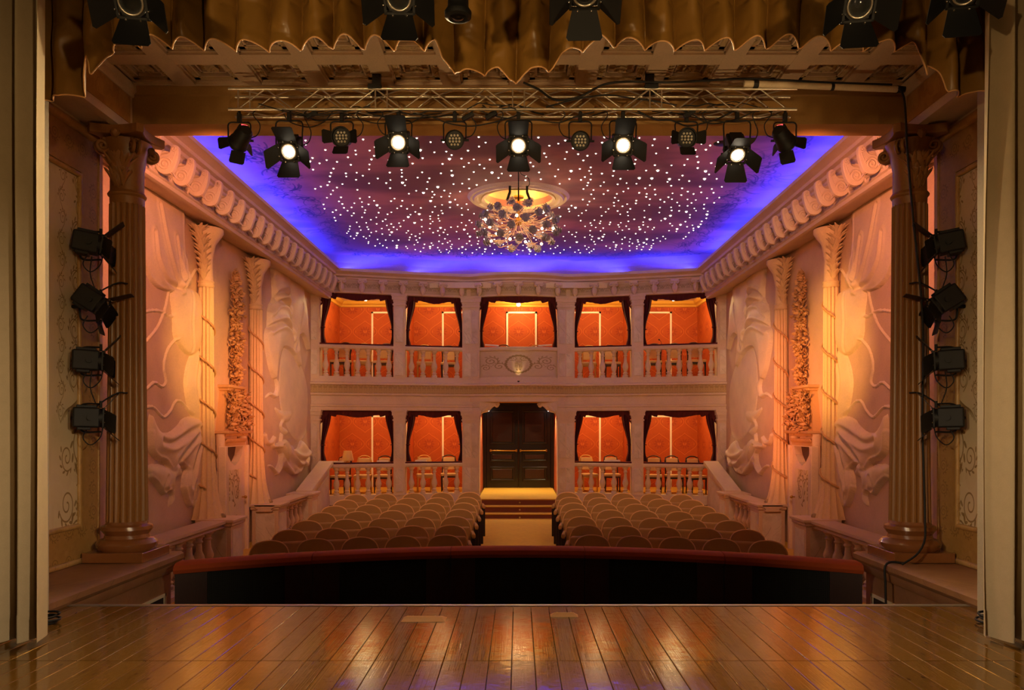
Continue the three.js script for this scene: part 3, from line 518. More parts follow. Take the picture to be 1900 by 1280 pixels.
// ---------------------------------------------------------------- rows of seats
function makeSeat(armBoth) {
  const t = new THREE.Group(); t.name = 'theatre_seat';
  const s = new THREE.Shape(), w = 0.24;
  s.moveTo(-w * 0.86, 0); s.lineTo(-w, 0.2); s.bezierCurveTo(-w, 0.37, -w * 0.72, 0.442, 0, 0.445); s.bezierCurveTo(w * 0.72, 0.442, w, 0.37, w, 0.2); s.lineTo(w * 0.86, 0); s.closePath();
  obj('backrest', [extrude(s, 0.07, 0.018, 3).rotateX(-0.16).translate(0, 0.40, -0.14)], M.seatVelvet, t);
  const rim = s.getPoints(14).slice(1, -1).map((p) => [p.x * 1.045, p.y * 1.03, 0.078]);
  obj('piping', [tube(rim, 0.011, 60, 6).rotateX(-0.16).translate(0, 0.40, -0.14)], M.seatPiping, t);
  obj('seat_cushion', [rbox(0.47, 0.42, 0.11, 0.045, 0, 0, 0).rotateX(-0.22).translate(0, 0.52, 0.07)], M.seatVelvet, t);
  obj('pedestal', [rbox(0.06, 0.4, 0.1, 0.01, 0, 0.2, -0.08), rbox(0.3, 0.03, 0.2, 0.01, 0, 0.015, -0.06), rbox(0.4, 0.06, 0.06, 0.01, 0, 0.38, -0.1)], M.seatWood, t);
  for (const a of armBoth ? [-1, 1] : [1]) {
    const arm = obj('arm', [rbox(0.055, 0.56, 0.1, 0.012, a * 0.275, 0.28, 0.16), rbox(0.045, 0.1, 0.36, 0.012, a * 0.275, 0.5, 0.0)], M.seatWood, t);
    obj('armrest', [rbox(0.06, 0.08, 0.42, 0.028, a * 0.275, 0.60, 0.04)], M.seatVelvet, arm);
  }
  return t;
}
const seatSingle = makeSeat(false), seatEnd = makeSeat(true);
const seatMirror = new THREE.Group(); seatMirror.name = 'theatre_seat';
for (const c of seatSingle.children) { const m = put(c.name, mirror(c.geometry), c.material, seatMirror); for (const d of c.children) put(d.name, mirror(d.geometry), d.material, m); }
for (const s of [-1, 1]) for (let r = 0; r < 7; r++) for (let k = 0; k < 5; k++) {
  const d0 = 10.62 + 0.9 * r, d = d0 - 0.07 * k - 0.015 * k * k, x = s * (1.0 + 0.555 * k), top = -0.03 + 0.0215 * r;
  const row = r === 6 ? 'back row' : r === 0 ? 'front row' : `${ORD[r]} row from the stage`;
  const seat = k === 0 ? `aisle seat` : k === 4 ? 'outermost seat' : `${ORD[k]} seat from the aisle`;
  dup(k === 0 ? seatEnd : s < 0 ? seatMirror : seatSingle, [x, top - 0.86 + 0.02, -d], -s * Math.atan((0.07 + 0.03 * k) / 0.555), `brown velvet theatre seat, ${seat}, ${row}, ${side(s)} block`, 'velvet theatre seats');
  const seatObj = scene.children[scene.children.length - 1]; tag(seatObj, null, 'seat');
}

// ---------------------------------------------------------------- curved pit barrier
{
  const B = (x) => 9.28 - 1.04 * (x / 3.63) ** 2, t = thing('orchestra_barrier', 'long curved dark barrier with rounded red velvet top between stage and seats', 'barrier', [0, 0, 0]);
  const bend = (g) => { g = bare(g.clone()); const p = g.attributes.position; for (let i = 0; i < p.count; i++) p.setZ(i, p.getZ(i) - B(p.getX(i))); g.computeVertexNormals(); return toCreasedNormals(g, 0.5); };
  const X = [-3.63, -2.33, -0.8, 0.78, 2.33, 3.63], sec = (a, b) => Math.ceil((b - a) / 0.15);
  for (let i = 0; i < 5; i++) {
    const a = X[i] + 0.004, b = X[i + 1] - 0.004, m = (a + b) / 2, h = (b - a) / 2 - 0.28;
    const p = obj('barrier_panel', [bend(box(a, b, -0.93, -0.045, -0.3, -0.02, sec(a, b))), bend(box(a, m - h, -0.93, -0.05, -0.06, 0, 3)), bend(box(m + h, b, -0.93, -0.05, -0.06, 0, 3)), bend(box(a, b, -0.93, -0.82, -0.06, 0, sec(a, b)))], M.darkWood, t);
    obj('grille_cloth', [bend(box(m - h, m + h, -0.82, -0.05, -0.06, -0.012, sec(a, b)))], M.mesh, p);
    obj('velvet_top', [bend(prism([[0.03, -0.06], [0.045, -0.02], [0.03, 0.025], [-0.02, 0.05], [-0.16, 0.055], [-0.3, 0.03], [-0.31, -0.06]], a, b, sec(a, b), 'x', 0))], M.redVelvet, p);
  }
}

// ---------------------------------------------------------------- stage floor of single boards
{
  const f = struct('floor_stage', [box(-6.4, 6.4, -0.3, -0.045, -6.5, 3)], M.blackPaint);
  const W = 0.146, geos = [];
  const plank = (x, z0, z1) => {
    const o = W / 2 - 0.0016, e = 0.003, P = [[-o, -0.04], [-o, -e], [-o + e, 0], [o - e, 0], [o, -e], [o, -0.04]].map(([a, b]) => [x + a, b]);
    const g = uvM(bare(prism(P, -z1, -z0, 1, 'z', 0))), uv = g.attributes.uv, du = rnd() * 5, dv = rnd() * 9;
    for (let i = 0; i < uv.count; i++) uv.setXY(i, uv.getX(i) + du, uv.getY(i) + dv);
    return g;
  };
  for (let k = -42; k <= 42; k++) {
    const x = k * W + 0.03, far = 6.5, cuts = [far, 4.99 + 0.004], near = [4.99 - 0.004, -2.9];
    if (k % 5 === 2) cuts.splice(1, 0, rr(5.4, 6.1));
    for (let i = 0; i + 1 < cuts.length; i++) obj('plank', [plank(x, cuts[i + 1] + 0.001, cuts[i] - 0.001)], M.planks[(rnd() * 4) | 0], f, true);
    if (k > -30 && k < 30) obj('plank', [plank(x, 2.6, near[0])], M.planks[(rnd() * 4) | 0], f, true);
  }
  obj('edge_strip', [box(-5.3, 5.3, -0.2, 0.004, -6.56, -6.502)], M.lip, f);
  obj('rear_boards', [box(-6.3, 6.3, -0.04, -0.002, -2.59, 3)], M.planks[0], f);
}
for (const [x, z, w, d, label] of [[-0.73, -6.06, 0.34, 0.15, 'larger raised wooden floor box cover left of centre on stage'], [0.36, -6.18, 0.22, 0.09, 'smaller flat wooden floor box cover right of centre on stage']]) {
  const t = thing('floor_hatch', label, 'hatch', [x, 0, z]);
  const g = bare(new THREE.BoxGeometry(w, 0.024, d).translate(0, 0.012, 0)), p = g.attributes.position;
  for (let i = 0; i < p.count; i++) if (p.getY(i) > 0.02) p.setXYZ(i, p.getX(i) - Math.sign(p.getX(i)) * 0.035, 0.024, p.getZ(i) - Math.sign(p.getZ(i)) * d * 0.4);
  g.computeVertexNormals(); obj('cover', [toCreasedNormals(g, 0.2)], M.hatchWood, t); obj('screw', [cyl(0.006, 0.006, 0.004, 8, w * 0.25, 0.025, 0), cyl(0.006, 0.006, 0.004, 8, -w * 0.25, 0.025, 0)], M.brass, t);
}

// ---------------------------------------------------------------- proscenium: piers, painted side walls, ledges, beams, coffers
struct('wall_stage', [box(-7, -6.4, -0.3, 7.5, -6.2, 3.2), box(6.4, 7, -0.3, 7.5, -6.2, 3.2), box(-7, 7, -0.3, 7.5, 3.0, 3.4)], M.blackPaint);
struct('ceiling_stage', [box(-7, 7, 7.3, 7.6, -6.4, 3.4)], M.blackPaint);
struct('wall_proscenium', [box(-7, 7, 4.66, 7.5, -6.2, -6.03), box(-7, -3.72, -0.1, 4.7, -6.19, -6.03), box(3.64, 7, -0.1, 4.7, -6.2, -6.03)], M.pierPaint);
for (const S of [-1, 1]) {
  const w = struct(`wall_reveal_${side(S)}`, [box(-5.0, -4.5, -1, 6, -8.36, -6.19)], M.cream, false, S);
  obj('painted_panel', [box(-4.505, -4.488, 0.5, 4.02, -7.95, -6.2)], M.grotesque, w, false, S);
  obj('painted_border', [box(-4.503, -4.486, 0.14, 0.46, -8.34, -6.2), box(-4.503, -4.486, 4.1, 4.5, -8.34, -6.2)], M.border, w, false, S);
  obj('painted_border', [box(-4.503, -4.486, 0.46, 4.1, -8.34, -8.02)], M.borderV, w, false, S);
  obj('panel_moulding', [rod([-4.485, 0.48, -6.2], [-4.485, 0.48, -7.98], 0.028), rod([-4.485, 4.06, -6.2], [-4.485, 4.06, -7.98], 0.028), rod([-4.485, 0.46, -7.98], [-4.485, 4.08, -7.98], 0.028), rod([-4.485, 0.12, -6.2], [-4.485, 0.12, -8.36], 0.03), rod([-4.485, 4.54, -6.2], [-4.485, 4.54, -8.36], 0.05), rod([-4.49, 0.1, -8.35], [-4.49, 4.6, -8.35], 0.02)], M.ochre, w, false, S);
  const l = struct(`ledge_${side(S)}`, [box(-4.5, -3.88, -1, 0.09, -8.72, -6.19), prism([[-4.5, 0.06], [-3.88, 0.06], [-3.88, -0.06], [-3.86, -0.1], [-3.82, -0.11], [-3.80, -0.06], [-3.80, -0.02], [-3.76, 0.0], [-3.74, 0.03], [-3.74, 0.08], [-3.78, 0.10], [-4.0, 0.10], [-4.01, 0.094], [-4.5, 0.094]], -8.74, -6.22, 1, 'z')], M.ledge, false, S);
  obj('marble_face', [box(-3.885, -3.87, -0.9, -0.12, -8.7, -6.25)], M.ledge, l, false, S);
  obj('vent', [box(-3.872, -3.862, -0.6, -0.36, -8.5, -8.05)], M.black, l, false, S);
  obj('vent_frame', [box(-3.872, -3.85, -0.36, -0.33, -8.55, -8.0), box(-3.872, -3.85, -0.6, -0.33, -8.55, -8.52)], M.cream, l, false, S);
  const e = struct(`beam_${side(S)}`, [box(-5.0, -4.16, 4.63, 5.9, -8.44, -6.19), prism([[-4.2, 4.60], [-4.11, 4.60], [-4.10, 4.64], [-4.13, 4.66], [-4.12, 4.70], [-4.15, 4.72], [-4.2, 4.72]], -8.44, -6.2, 1, 'z'), prism([[-4.2, 5.03], [-4.15, 5.03], [-4.13, 5.06], [-4.10, 5.08], [-4.09, 5.14], [-4.2, 5.14]], -8.44, -6.2, 1, 'z')], M.plaster, false, S);
  obj('marble_face', [box(-4.165, -4.152, 4.73, 5.02, -8.36, -6.25)], M.ochre, e, false, S);
  obj('scroll_bracket', [spiral(0.1, 1.7, 24, 0.02, 0, 0, 0).rotateY(PI / 2).translate(-4.32, 4.45, -6.28), T(leaf(0.08, 0.4, 0.04, 0.05), -4.32, 4.2, -6.28)], M.stucco, e, false, S);
}
struct('beam_proscenium', [box(-5.2, 5.2, 4.75, 6.0, -8.76, -8.42), prism([[-8.44, 5.04], [-8.40, 5.06], [-8.38, 5.1], [-8.36, 5.16], [-8.44, 5.18]], -4.2, 4.2)], M.beamPaint);
{ // coffered ceiling: a grid of ribs, each coffer with stepped frame, carved bands and an acanthus
  const c = struct('ceiling_coffered', [box(-4.3, 4.3, 5.27, 5.6, -8.5, -6.1)], M.cream), P = 0.71, rowZ = [[-8.34, -7.88], [-7.67, -7.02], [-6.82, -6.2]];
  for (const z of [-7.775, -6.92, -8.39]) obj('rib', [box(-4.2, 4.2, 5.14, 5.4, z - (z < -8.3 ? 0.05 : 0.105), z + (z < -8.3 ? 0.05 : 0.105))], M.plaster, c);
  for (let k = -5; k <= 5; k++) obj('rib', [box(k * P - 0.1, k * P + 0.1, 5.138, 5.4, -8.44, -6.15)], M.plaster, c);
  for (let k = -6; k < 6; k++) for (const [z0, z1] of rowZ.slice(0, 2)) {
    const a = Math.max(k * P + 0.1, -4.1), b = Math.min((k + 1) * P - 0.1, 4.1), mx = (a + b) / 2, mz = (z0 + z1) / 2, ring = (o, y0, y1, w) => [box(a + o, b - o, y0, y1, z0 + o, z0 + o + w), box(a + o, b - o, y0, y1, z1 - o - w, z1 - o), box(a + o, a + o + w, y0, y1, z0 + o, z1 - o), box(b - o - w, b - o, y0, y1, z0 + o, z1 - o)];
    const f = obj('coffer', [...ring(0, 5.165, 5.28, 0.018), ...ring(0.075, 5.19, 5.28, 0.02), ...ring(0.115, 5.215, 5.28, 0.018)], M.plaster, c);
    obj('carved_band', ring(0.018, 5.185, 5.28, 0.057), M.stucco, f);
    const rosette = []; for (let j = 0; j < 10; j++) rosette.push(T(leaf(0.035, Math.abs(Math.cos(j * PI / 5)) * 0.06 + 0.06, 0.014, 0.03), 0, 0, 0, 0, 0, j * PI / 5));
    obj('acanthus', rosette.map((g) => g.rotateX(PI / 2).translate(mx, 5.238, mz)), M.stucco, f);
    obj('centre_panel', [box(a + 0.133, b - 0.133, 5.243, 5.28, z0 + 0.133, z1 - 0.133)], M.ochre, f);
  }
}

// ---------------------------------------------------------------- big fluted columns of the proscenium
function fluted(h, radius, n, depth, rows) {                       // radius(t) along the height, n flutes
  const seg = n * 4, g = new THREE.CylinderGeometry(1, 1, h, seg, rows, true).translate(0, h / 2, 0), p = g.attributes.position;
  for (let i = 0; i < p.count; i++) { const a = Math.atan2(p.getZ(i), p.getX(i)), r = radius(p.getY(i) / h), f = Math.abs(Math.cos(a * n / 2)); const q = r - depth * Math.sqrt(Math.max(0, 1 - (1 - f) ** 2)) * (f > 0.25 ? 1 : f * 4); p.setX(i, q * Math.cos(a)); p.setZ(i, q * Math.sin(a)); }
  g.computeVertexNormals();
  return toCreasedNormals(g, 0.9);
}
{
  const make = (S, label) => {
    const t = thing('proscenium_column', label, 'column', [S * 4.14, 0.1, -8.27]);
    obj('plinth', [rbox(0.62, 0.1, 0.62, 0.006, 0, 0.05, 0)], M.columnBase, t);
    obj('base', [lathe([[0.27, 0.1], [0.295, 0.13], [0.3, 0.17], [0.27, 0.21], [0.225, 0.225], [0.215, 0.26], [0.235, 0.29], [0.255, 0.315], [0.25, 0.35], [0.21, 0.37], [0.2, 0.4]], 40)], M.columnBase, t);
    obj('shaft', [fluted(3.35, (u) => 0.205 - 0.032 * u - 0.004 * Math.sin(u * PI), 20, 0.024, 14).translate(0, 0.38, 0), lathe([[0.167, 3.72], [0.17, 3.8], [0.185, 3.815], [0.19, 3.83], [0.178, 3.85], [0.17, 3.86]], 32)], M.columnStone, t);
    const cap = obj('capital', [lathe([[0.165, 3.84], [0.165, 4.1], [0.2, 4.28], [0.24, 4.38], [0.2, 4.4]], 24)], M.columnStone, t), lv = [];
    for (let k = 0; k < 8; k++) { const a = k * PI / 4; lv.push(T(leaf(0.07, 0.24, 0.03, 0.1), 0, 3.86, 0.17, 0, a), T(leaf(0.075, 0.4, 0.03, 0.14), 0, 3.87, 0.165, 0, a + PI / 8)); for (const q of [-0.5, 0.5]) lv.push(T(leaf(0.028, 0.2, 0.025, 0.1, 5), q * 0.09, 3.88, 0.18, 0, a), T(leaf(0.028, 0.3, 0.02, 0.16, 5), q * 0.08, 3.95, 0.17, 0, a + PI / 8)); }
    obj('acanthus', lv, M.columnStone, cap);
    const vol = [];
    for (let k = 0; k < 4; k++) { const a = PI / 4 + k * PI / 2; for (const f of [-1, 1]) vol.push(spiral(0.075, 2, 30, 0.02, 0.25, 4.3, f * 0.03, 1, PI / 2).rotateY(a)); vol.push(T(new THREE.SphereGeometry(0.04, 8, 6), 0.255, 4.3, 0, 0, a), T(leaf(0.05, 0.1, 0.03, 0.03), 0, 4.36, 0.25, 0, k * PI / 2)); }
    obj('volute', vol, M.columnStone, cap);
    const ab = new THREE.Shape(), q = 0.275; ab.moveTo(-q, -q + 0.04); for (const [sx, sz, ex, ez] of [[-q + 0.04, -q, q - 0.04, -q], [q, -q + 0.04, q, q - 0.04], [q - 0.04, q, -q + 0.04, q], [-q, q - 0.04, -q, -q + 0.04]]) { ab.lineTo(sx, sz); ab.quadraticCurveTo((sx + ex) / 2 * 0.6, (sz + ez) / 2 * 0.6, ex, ez); }
    obj('abacus', [extrude(ab, 0.07, 0.012, 2).rotateX(-PI / 2).translate(0, 4.425, 0)], M.columnStone, cap);
    return t;
  };
  make(-1, 'tall fluted brown marble column with leafy capital left of the stage opening');
  make(1, 'tall fluted brown marble column with leafy capital right of the stage opening');
}

// ---------------------------------------------------------------- side walls: plaster drapery, rope columns, balustrades, overdoors
function spline2(p, closed) { const c = new THREE.CatmullRomCurve3(p.map(([a, b]) => V3(a, b, 0)), closed, 'centripetal'); return c.getPoints(p.length * (closed ? 4 : 6)).map((q) => [q.x, q.y]); }
function toLine(x, y, L) { let m = 1e9; for (let i = 0; i + 1 < L.length; i++) { const [ax, ay] = L[i], bx = L[i + 1][0] - ax, by = L[i + 1][1] - ay, t = clamp(((x - ax) * bx + (y - ay) * by) / (bx * bx + by * by + 1e-12), 0, 1), d = (x - ax - t * bx) ** 2 + (y - ay - t * by) ** 2; if (d < m) m = d; } return Math.sqrt(m); }
function inside(x, y, L) { let c = false; for (let i = 0, j = L.length - 1; i < L.length; j = i++) if ((L[i][1] > y) !== (L[j][1] > y) && x < (L[j][0] - L[i][0]) * (y - L[i][1]) / (L[j][1] - L[i][1]) + L[i][0]) c = !c; return c; }
// a relief on the wall: pillows are closed outlines [points, height, edge width], ridges are cords [points, height, width], folds are creases [points, depth, width]
function relief(x0, x1, y0, y1, step, pillows, ridges, folds) {
  pillows = pillows.map(([p, h, w]) => { const L = spline2(p, true); return [L, h, w, Math.min(...L.map((q) => q[0])) - 0.1, Math.max(...L.map((q) => q[0])) + 0.1, Math.min(...L.map((q) => q[1])) - 0.1, Math.max(...L.map((q) => q[1])) + 0.1]; });
  ridges = ridges.map(([p, h, w]) => [spline2(p), h, w]); folds = folds.map(([p, h, w]) => [spline2(p), h, w]);
  const nx = Math.round((x1 - x0) / step), ny = Math.round((y1 - y0) / step), H = new Float32Array((nx + 1) * (ny + 1)), P = [], I = [];
  for (let j = 0; j <= ny; j++) for (let i = 0; i <= nx; i++) {
    const x = x0 + (x1 - x0) * i / nx, y = y0 + (y1 - y0) * j / ny; let h = 0;
    for (const [L, a, w, lx, hx, ly, hy] of pillows) if (x > lx && x < hx && y > ly && y < hy) { const d = toLine(x, y, L); h = Math.max(h, inside(x, y, L) ? a * (0.4 + 0.6 * (1 - Math.exp(-d / w))) : a * 0.4 * Math.exp(-((d / 0.012) ** 2))); }
    if (h > 0.01) for (const [L, a, w] of folds) { const d = toLine(x, y, L); if (d < 4 * w) h += -a * Math.exp(-((d / w) ** 2)) + 0.6 * a * Math.exp(-(((d - 2 * w) / w) ** 2)); }
    for (const [L, a, w] of ridges) { const d = toLine(x, y, L); if (d < 3 * w) h = Math.max(h, Math.max(h, 0) * 0.7 + a * Math.sqrt(Math.max(0, 1 - (d / w) ** 2)) ); }
    H[j * (nx + 1) + i] = Math.max(h, -0.004);
    P.push(x, y, H[j * (nx + 1) + i]);
  }
  for (let j = 0; j < ny; j++) for (let i = 0; i < nx; i++) { const a = j * (nx + 1) + i, b = a + 1, c = a + nx + 1, d = c + 1; if (Math.max(H[a], H[b], H[c], H[d]) > 0.003) I.push(a, b, d, a, d, c); }
  const g = new THREE.BufferGeometry(); g.setAttribute('position', new THREE.Float32BufferAttribute(P, 3)); g.setIndex(I); g.computeVertexNormals();
  const n = bare(g), p = n.attributes.position, q = n.attributes.normal;   // lay it on the left wall: x is the distance, y the height, z stands out of the wall
  for (let i = 0; i < p.count; i++) { const x = p.getX(i), z = p.getZ(i), nx2 = q.getX(i), nz2 = q.getZ(i); p.setX(i, -XW - 0.002 + z); p.setZ(i, -x); q.setX(i, nz2); q.setZ(i, -nx2); }
  return n;
}
const swag = [[10.4, 4.84], [12.01, 4.92], [12.08, 4.33], [12.24, 3.71], [11.89, 3.57], [11.62, 3.52], [11.22, 3.51], [10.96, 3.62], [10.6, 3.95], [10.4, 4.3]];
const tip = [[11.87, 3.58], [11.80, 3.86], [11.84, 4.11], [11.95, 4.25], [12.04, 4.01], [12.30, 3.77], [12.12, 3.65]];
const pendant = [[11.69, 3.51], [11.74, 3.20], [11.78, 2.87], [12.01, 2.70], [12.36, 2.63], [12.61, 2.72], [12.82, 2.91], [12.82, 3.53], [12.48, 3.64]];
const lower = [[12.82, 2.83], [12.36, 2.59], [12.16, 2.25], [12.20, 1.96], [12.44, 1.63], [12.82, 1.48]];
const skirt = [[12.82, 1.50], [12.36, 1.62], [12.04, 1.57], [11.93, 1.50], [11.60, 1.38], [11.32, 1.39], [11.12, 1.52], [11.01, 1.64], [10.98, 1.42], [11.01, 1.18], [11.15, 1.07], [11.42, 1.00], [11.58, 0.88], [11.69, 0.86], [11.74, 0.93], [11.93, 0.94], [12.18, 0.84], [12.08, 0.71], [12.06, 0.56], [12.18, 0.36], [12.30, 0.25], [12.36, 0.52], [12.40, 0.58], [12.48, 0.38], [12.57, 0.16], [12.78, 0.11], [12.82, 0.97]];
const tail = [[10.94, 0.91], [11.30, 0.92], [11.67, 0.85], [11.78, 0.93], [11.99, 0.76], [11.74, 0.71], [11.71, 0.57], [11.71, 0.39], [11.60, 0.32], [11.65, 0.50], [11.55, 0.56], [11.39, 0.52], [11.15, 0.70], [10.96, 0.79]];
const reliefFront = relief(10.3, 12.9, 0.05, 4.9, 0.018,
  [[swag, 0.10, 0.16], [tip, 0.13, 0.06], [pendant, 0.12, 0.12], [lower, 0.10, 0.12], [skirt, 0.12, 0.08], [tail, 0.10, 0.05]],
  [[[[10.5, 3.86], [10.77, 3.77], [10.93, 3.63], [11.14, 3.53], [11.44, 3.50], [11.78, 3.54], [12.12, 3.67], [12.40, 3.86], [12.59, 4.01], [12.82, 3.99]], 0.03, 0.022], [[[11.60, 3.50], [11.48, 3.23], [11.25, 2.93], [10.86, 2.65]], 0.03, 0.02], [[[10.6, 3.05], [10.80, 3.07], [11.06, 3.13], [11.36, 3.16], [11.60, 3.13], [11.73, 3.14]], 0.03, 0.02], [[[11.87, 2.83], [11.56, 2.62], [11.44, 2.38], [11.51, 2.15], [11.39, 2.07], [11.15, 2.12], [10.90, 2.01]], 0.03, 0.02], [[[10.6, 1.75], [10.90, 1.76], [11.12, 1.76], [11.44, 1.63], [11.64, 1.71], [11.84, 1.87], [12.04, 1.87], [12.40, 1.69]], 0.03, 0.02],
    [[[10.98, 1.42], [11.01, 1.18], [11.15, 1.07], [11.42, 1.00], [11.58, 0.88], [11.69, 0.86], [11.74, 0.93], [11.93, 0.94], [12.18, 0.84]], 0.05, 0.035], [[[12.06, 0.56], [12.18, 0.36], [12.30, 0.25], [12.36, 0.52]], 0.045, 0.03], [[[10.96, 0.79], [11.15, 0.70], [11.39, 0.52], [11.55, 0.56], [11.65, 0.50]], 0.045, 0.03], [[[12.44, 0.56], [12.52, 0.22], [12.78, 0.11]], 0.045, 0.03]],
  [[[[11.87, 3.58], [11.60, 3.82], [11.32, 4.23], [11.14, 4.65]], 0.03, 0.03], [[[11.84, 3.57], [11.39, 3.64], [11.09, 3.87], [10.98, 4.22]], 0.03, 0.03], [[[11.97, 3.60], [11.78, 4.02], [11.67, 4.32]], 0.03, 0.03], [[[11.93, 3.59], [12.08, 3.92], [12.01, 4.89]], 0.03, 0.032],
    [[[12.74, 1.50], [12.22, 1.42], [11.56, 1.24], [11.22, 1.28]], 0.045, 0.042], [[[12.69, 1.46], [12.12, 1.21], [11.74, 0.95]], 0.045, 0.042], [[[12.61, 1.41], [12.36, 0.99], [12.24, 0.57]], 0.045, 0.042], [[[11.39, 0.75], [11.34, 0.60], [11.48, 0.52]], 0.025, 0.03], [[[12.3, 3.6], [12.2, 3.1], [12.3, 2.7]], 0.012, 0.03], [[[12.6, 2.6], [12.45, 2.2], [12.6, 1.7]], 0.014, 0.03]]);
const reliefBack = relief(15.9, 19.5, 0.3, 4.92, 0.022,
  [[[[16.42, 4.93], [16.48, 4.20], [16.19, 3.94], [16.15, 3.60], [15.97, 3.34], [16.07, 3.04], [16.31, 2.67], [16.56, 2.51], [16.62, 2.69], [16.74, 2.97], [17.00, 3.22], [17.28, 3.26], [17.70, 3.23], [18.00, 3.14], [17.80, 3.29], [17.61, 3.56], [17.43, 4.13], [17.40, 4.52], [17.56, 4.80]], 0.2, 0.25],
    [[[17.61, 4.81], [17.45, 4.50], [17.49, 4.03], [17.70, 3.54], [18.00, 3.14], [18.47, 2.93], [18.31, 3.26], [18.20, 3.54], [18.52, 3.70], [18.84, 3.64], [19.20, 3.37], [19.01, 3.94], [18.90, 4.35], [18.68, 4.62], [18.57, 4.84]], 0.2, 0.25],
    [[[16.56, 2.55], [16.87, 2.44], [16.89, 2.27], [16.69, 2.12], [16.31, 2.15], [16.04, 2.08], [16.12, 2.12], [16.37, 2.18], [16.62, 2.18], [16.71, 2.29], [16.68, 2.43]], 0.08, 0.05],
    [[[17.09, 1.14], [17.46, 1.17], [17.90, 0.95], [18.31, 0.95], [18.63, 1.13], [19.24, 0.92], [19.39, 0.77], [18.90, 0.52], [17.95, 0.39], [17.09, 0.61], [16.96, 0.56], [16.71, 0.47], [16.42, 0.62], [16.21, 0.67], [16.44, 0.65], [16.69, 0.56], [16.96, 0.85], [16.69, 1.05], [16.52, 1.06]], 0.12, 0.1],
    [[[16.68, 1.87], [17.05, 1.81], [17.80, 1.80], [17.65, 1.62], [17.28, 1.59], [17.09, 1.50], [17.56, 1.37], [17.34, 1.30], [17.00, 1.50], [17.14, 1.63], [16.87, 1.75]], 0.07, 0.06], [[[17.3, 3.2], [17.0, 2.6], [17.1, 1.9], [18.2, 1.2], [19.0, 1.3], [19.2, 2.4], [18.6, 2.95], [18.0, 3.1]], 0.04, 0.3]],
  [[[[15.97, 1.31], [16.09, 1.17], [16.37, 1.15], [16.56, 1.24], [16.45, 1.10], [16.65, 1.06], [16.96, 1.11], [17.05, 1.29]], 0.07, 0.05], [[[16.61, 2.53], [16.69, 2.94], [16.96, 3.21], [17.28, 3.27], [17.75, 3.22], [18.47, 2.92]], 0.035, 0.035], [[[18.27, 3.55], [18.39, 3.67], [18.57, 3.71], [18.87, 3.63], [19.20, 3.39]], 0.035, 0.035], [[[16.96, 0.85], [16.89, 0.61], [16.69, 0.48]], 0.05, 0.04], [[[16.86, 2.44], [16.89, 2.27], [16.69, 2.13], [16.31, 2.16]], 0.04, 0.03]],
  [[[[16.48, 4.20], [16.65, 4.33], [16.96, 4.41], [17.34, 4.37]], 0.075, 0.05], [[[16.17, 3.91], [16.44, 4.09], [16.74, 4.17], [17.14, 4.15], [17.43, 4.05]], 0.075, 0.05], [[[16.11, 3.53], [16.44, 3.65], [16.82, 3.73], [17.23, 3.70], [17.70, 3.51]], 0.075, 0.05], [[[17.14, 1.12], [17.51, 0.77], [18.31, 0.53], [18.84, 0.54]], 0.06, 0.055], [[[16.96, 1.04], [17.23, 0.79], [18.00, 0.46]], 0.06, 0.055], [[[17.80, 0.96], [18.10, 0.75], [18.84, 0.66], [19.30, 0.76]], 0.06, 0.055], [[[18.2, 4.3], [18.1, 3.8], [18.0, 3.3]], 0.02, 0.05]]);

const flare = (u) => 0.135 - 0.018 * u + 0.16 * Math.exp(-u * 9.5);
const shaftRope = fluted(3.75, flare, 14, 0.024, 40);
function ropeAround(h, turns, y0) { const p = []; for (let i = 0; i <= 90; i++) { const t = i / 90, y = y0 + (h - y0) * t, a = 1.2 + t * turns * 2 * PI, r = flare(y / 3.75) + 0.012; p.push([r * Math.cos(a), y, r * Math.sin(a)]); } return p; }
function twisted(p, r) { const out = []; for (const f of [0, PI]) { out.push(tube(p.map(([x, y, z], i) => [x + r * 0.6 * Math.cos(i * 1.3 + f) * x / Math.hypot(x, z), y + r * 0.6 * Math.sin(i * 1.3 + f), z + r * 0.6 * Math.cos(i * 1.3 + f) * z / Math.hypot(x, z)]), r, 240, 5)); } return out; }
const palm = (() => {
  const g = [lathe([[0.118, 0], [0.13, 0.03], [0.12, 0.06], [0.13, 0.09], [0.11, 0.12], [0.105, 0.45], [0.15, 0.7], [0.27, 0.88], [0.27, 0.95]], 20)];
  for (let row = 0; row < 8; row++) for (let k = 0; k < 12; k++) { const a = (k + row * 0.5) * 2 * PI / 12 + rr(-0.12, 0.12), y = 0.1 + row * 0.095; g.push(T(leaf(rr(0.032, 0.044), rr(0.17, 0.22), 0.024, 0.1 + 0.012 * row, 6), 0, y, row < 3 ? 0.1 : 0.1 + (row - 2) ** 1.5 * 0.019, 0, a)); }
  return merged(g);
})();
const ropeGeo = merged(twisted(ropeAround(3.62, 4.6, 0.5), 0.014));
const pelletGeo = (() => { const g = []; for (let k = 0; k < 14; k++) { const a = (k + 0.5) * 2 * PI / 14; g.push(T(new THREE.TorusGeometry(0.038, 0.016, 5, 10), 0.27, 0.03, 0, 0, -a)); } return merged(g); })();
const leafSprays = (n, w, h, r0, r1, shape) => { const g = []; for (let k = 0; k < n; k++) { const y = rnd() * h, x = (rnd() * 2 - 1) * shape(y / h) * w; g.push(T(leaf(rr(0.022, 0.036), rr(r0, r1), 0.01, rr(0.02, 0.06), 5).rotateX(rr(-0.2, 0.9)).rotateZ(rr(-3.1, 3.1)), x, y, rr(0.0, 0.13) * (0.4 + shape(y / h)))); } return g; };
const treeGeo = merged(leafSprays(800, 0.19, 2.05, 0.05, 0.11, (u) => (u < 0.08 ? 0.25 + u * 6 : u < 0.6 ? 0.75 + 0.25 * Math.sin(u * 20) : 1 - (u - 0.6) * 1.9)));
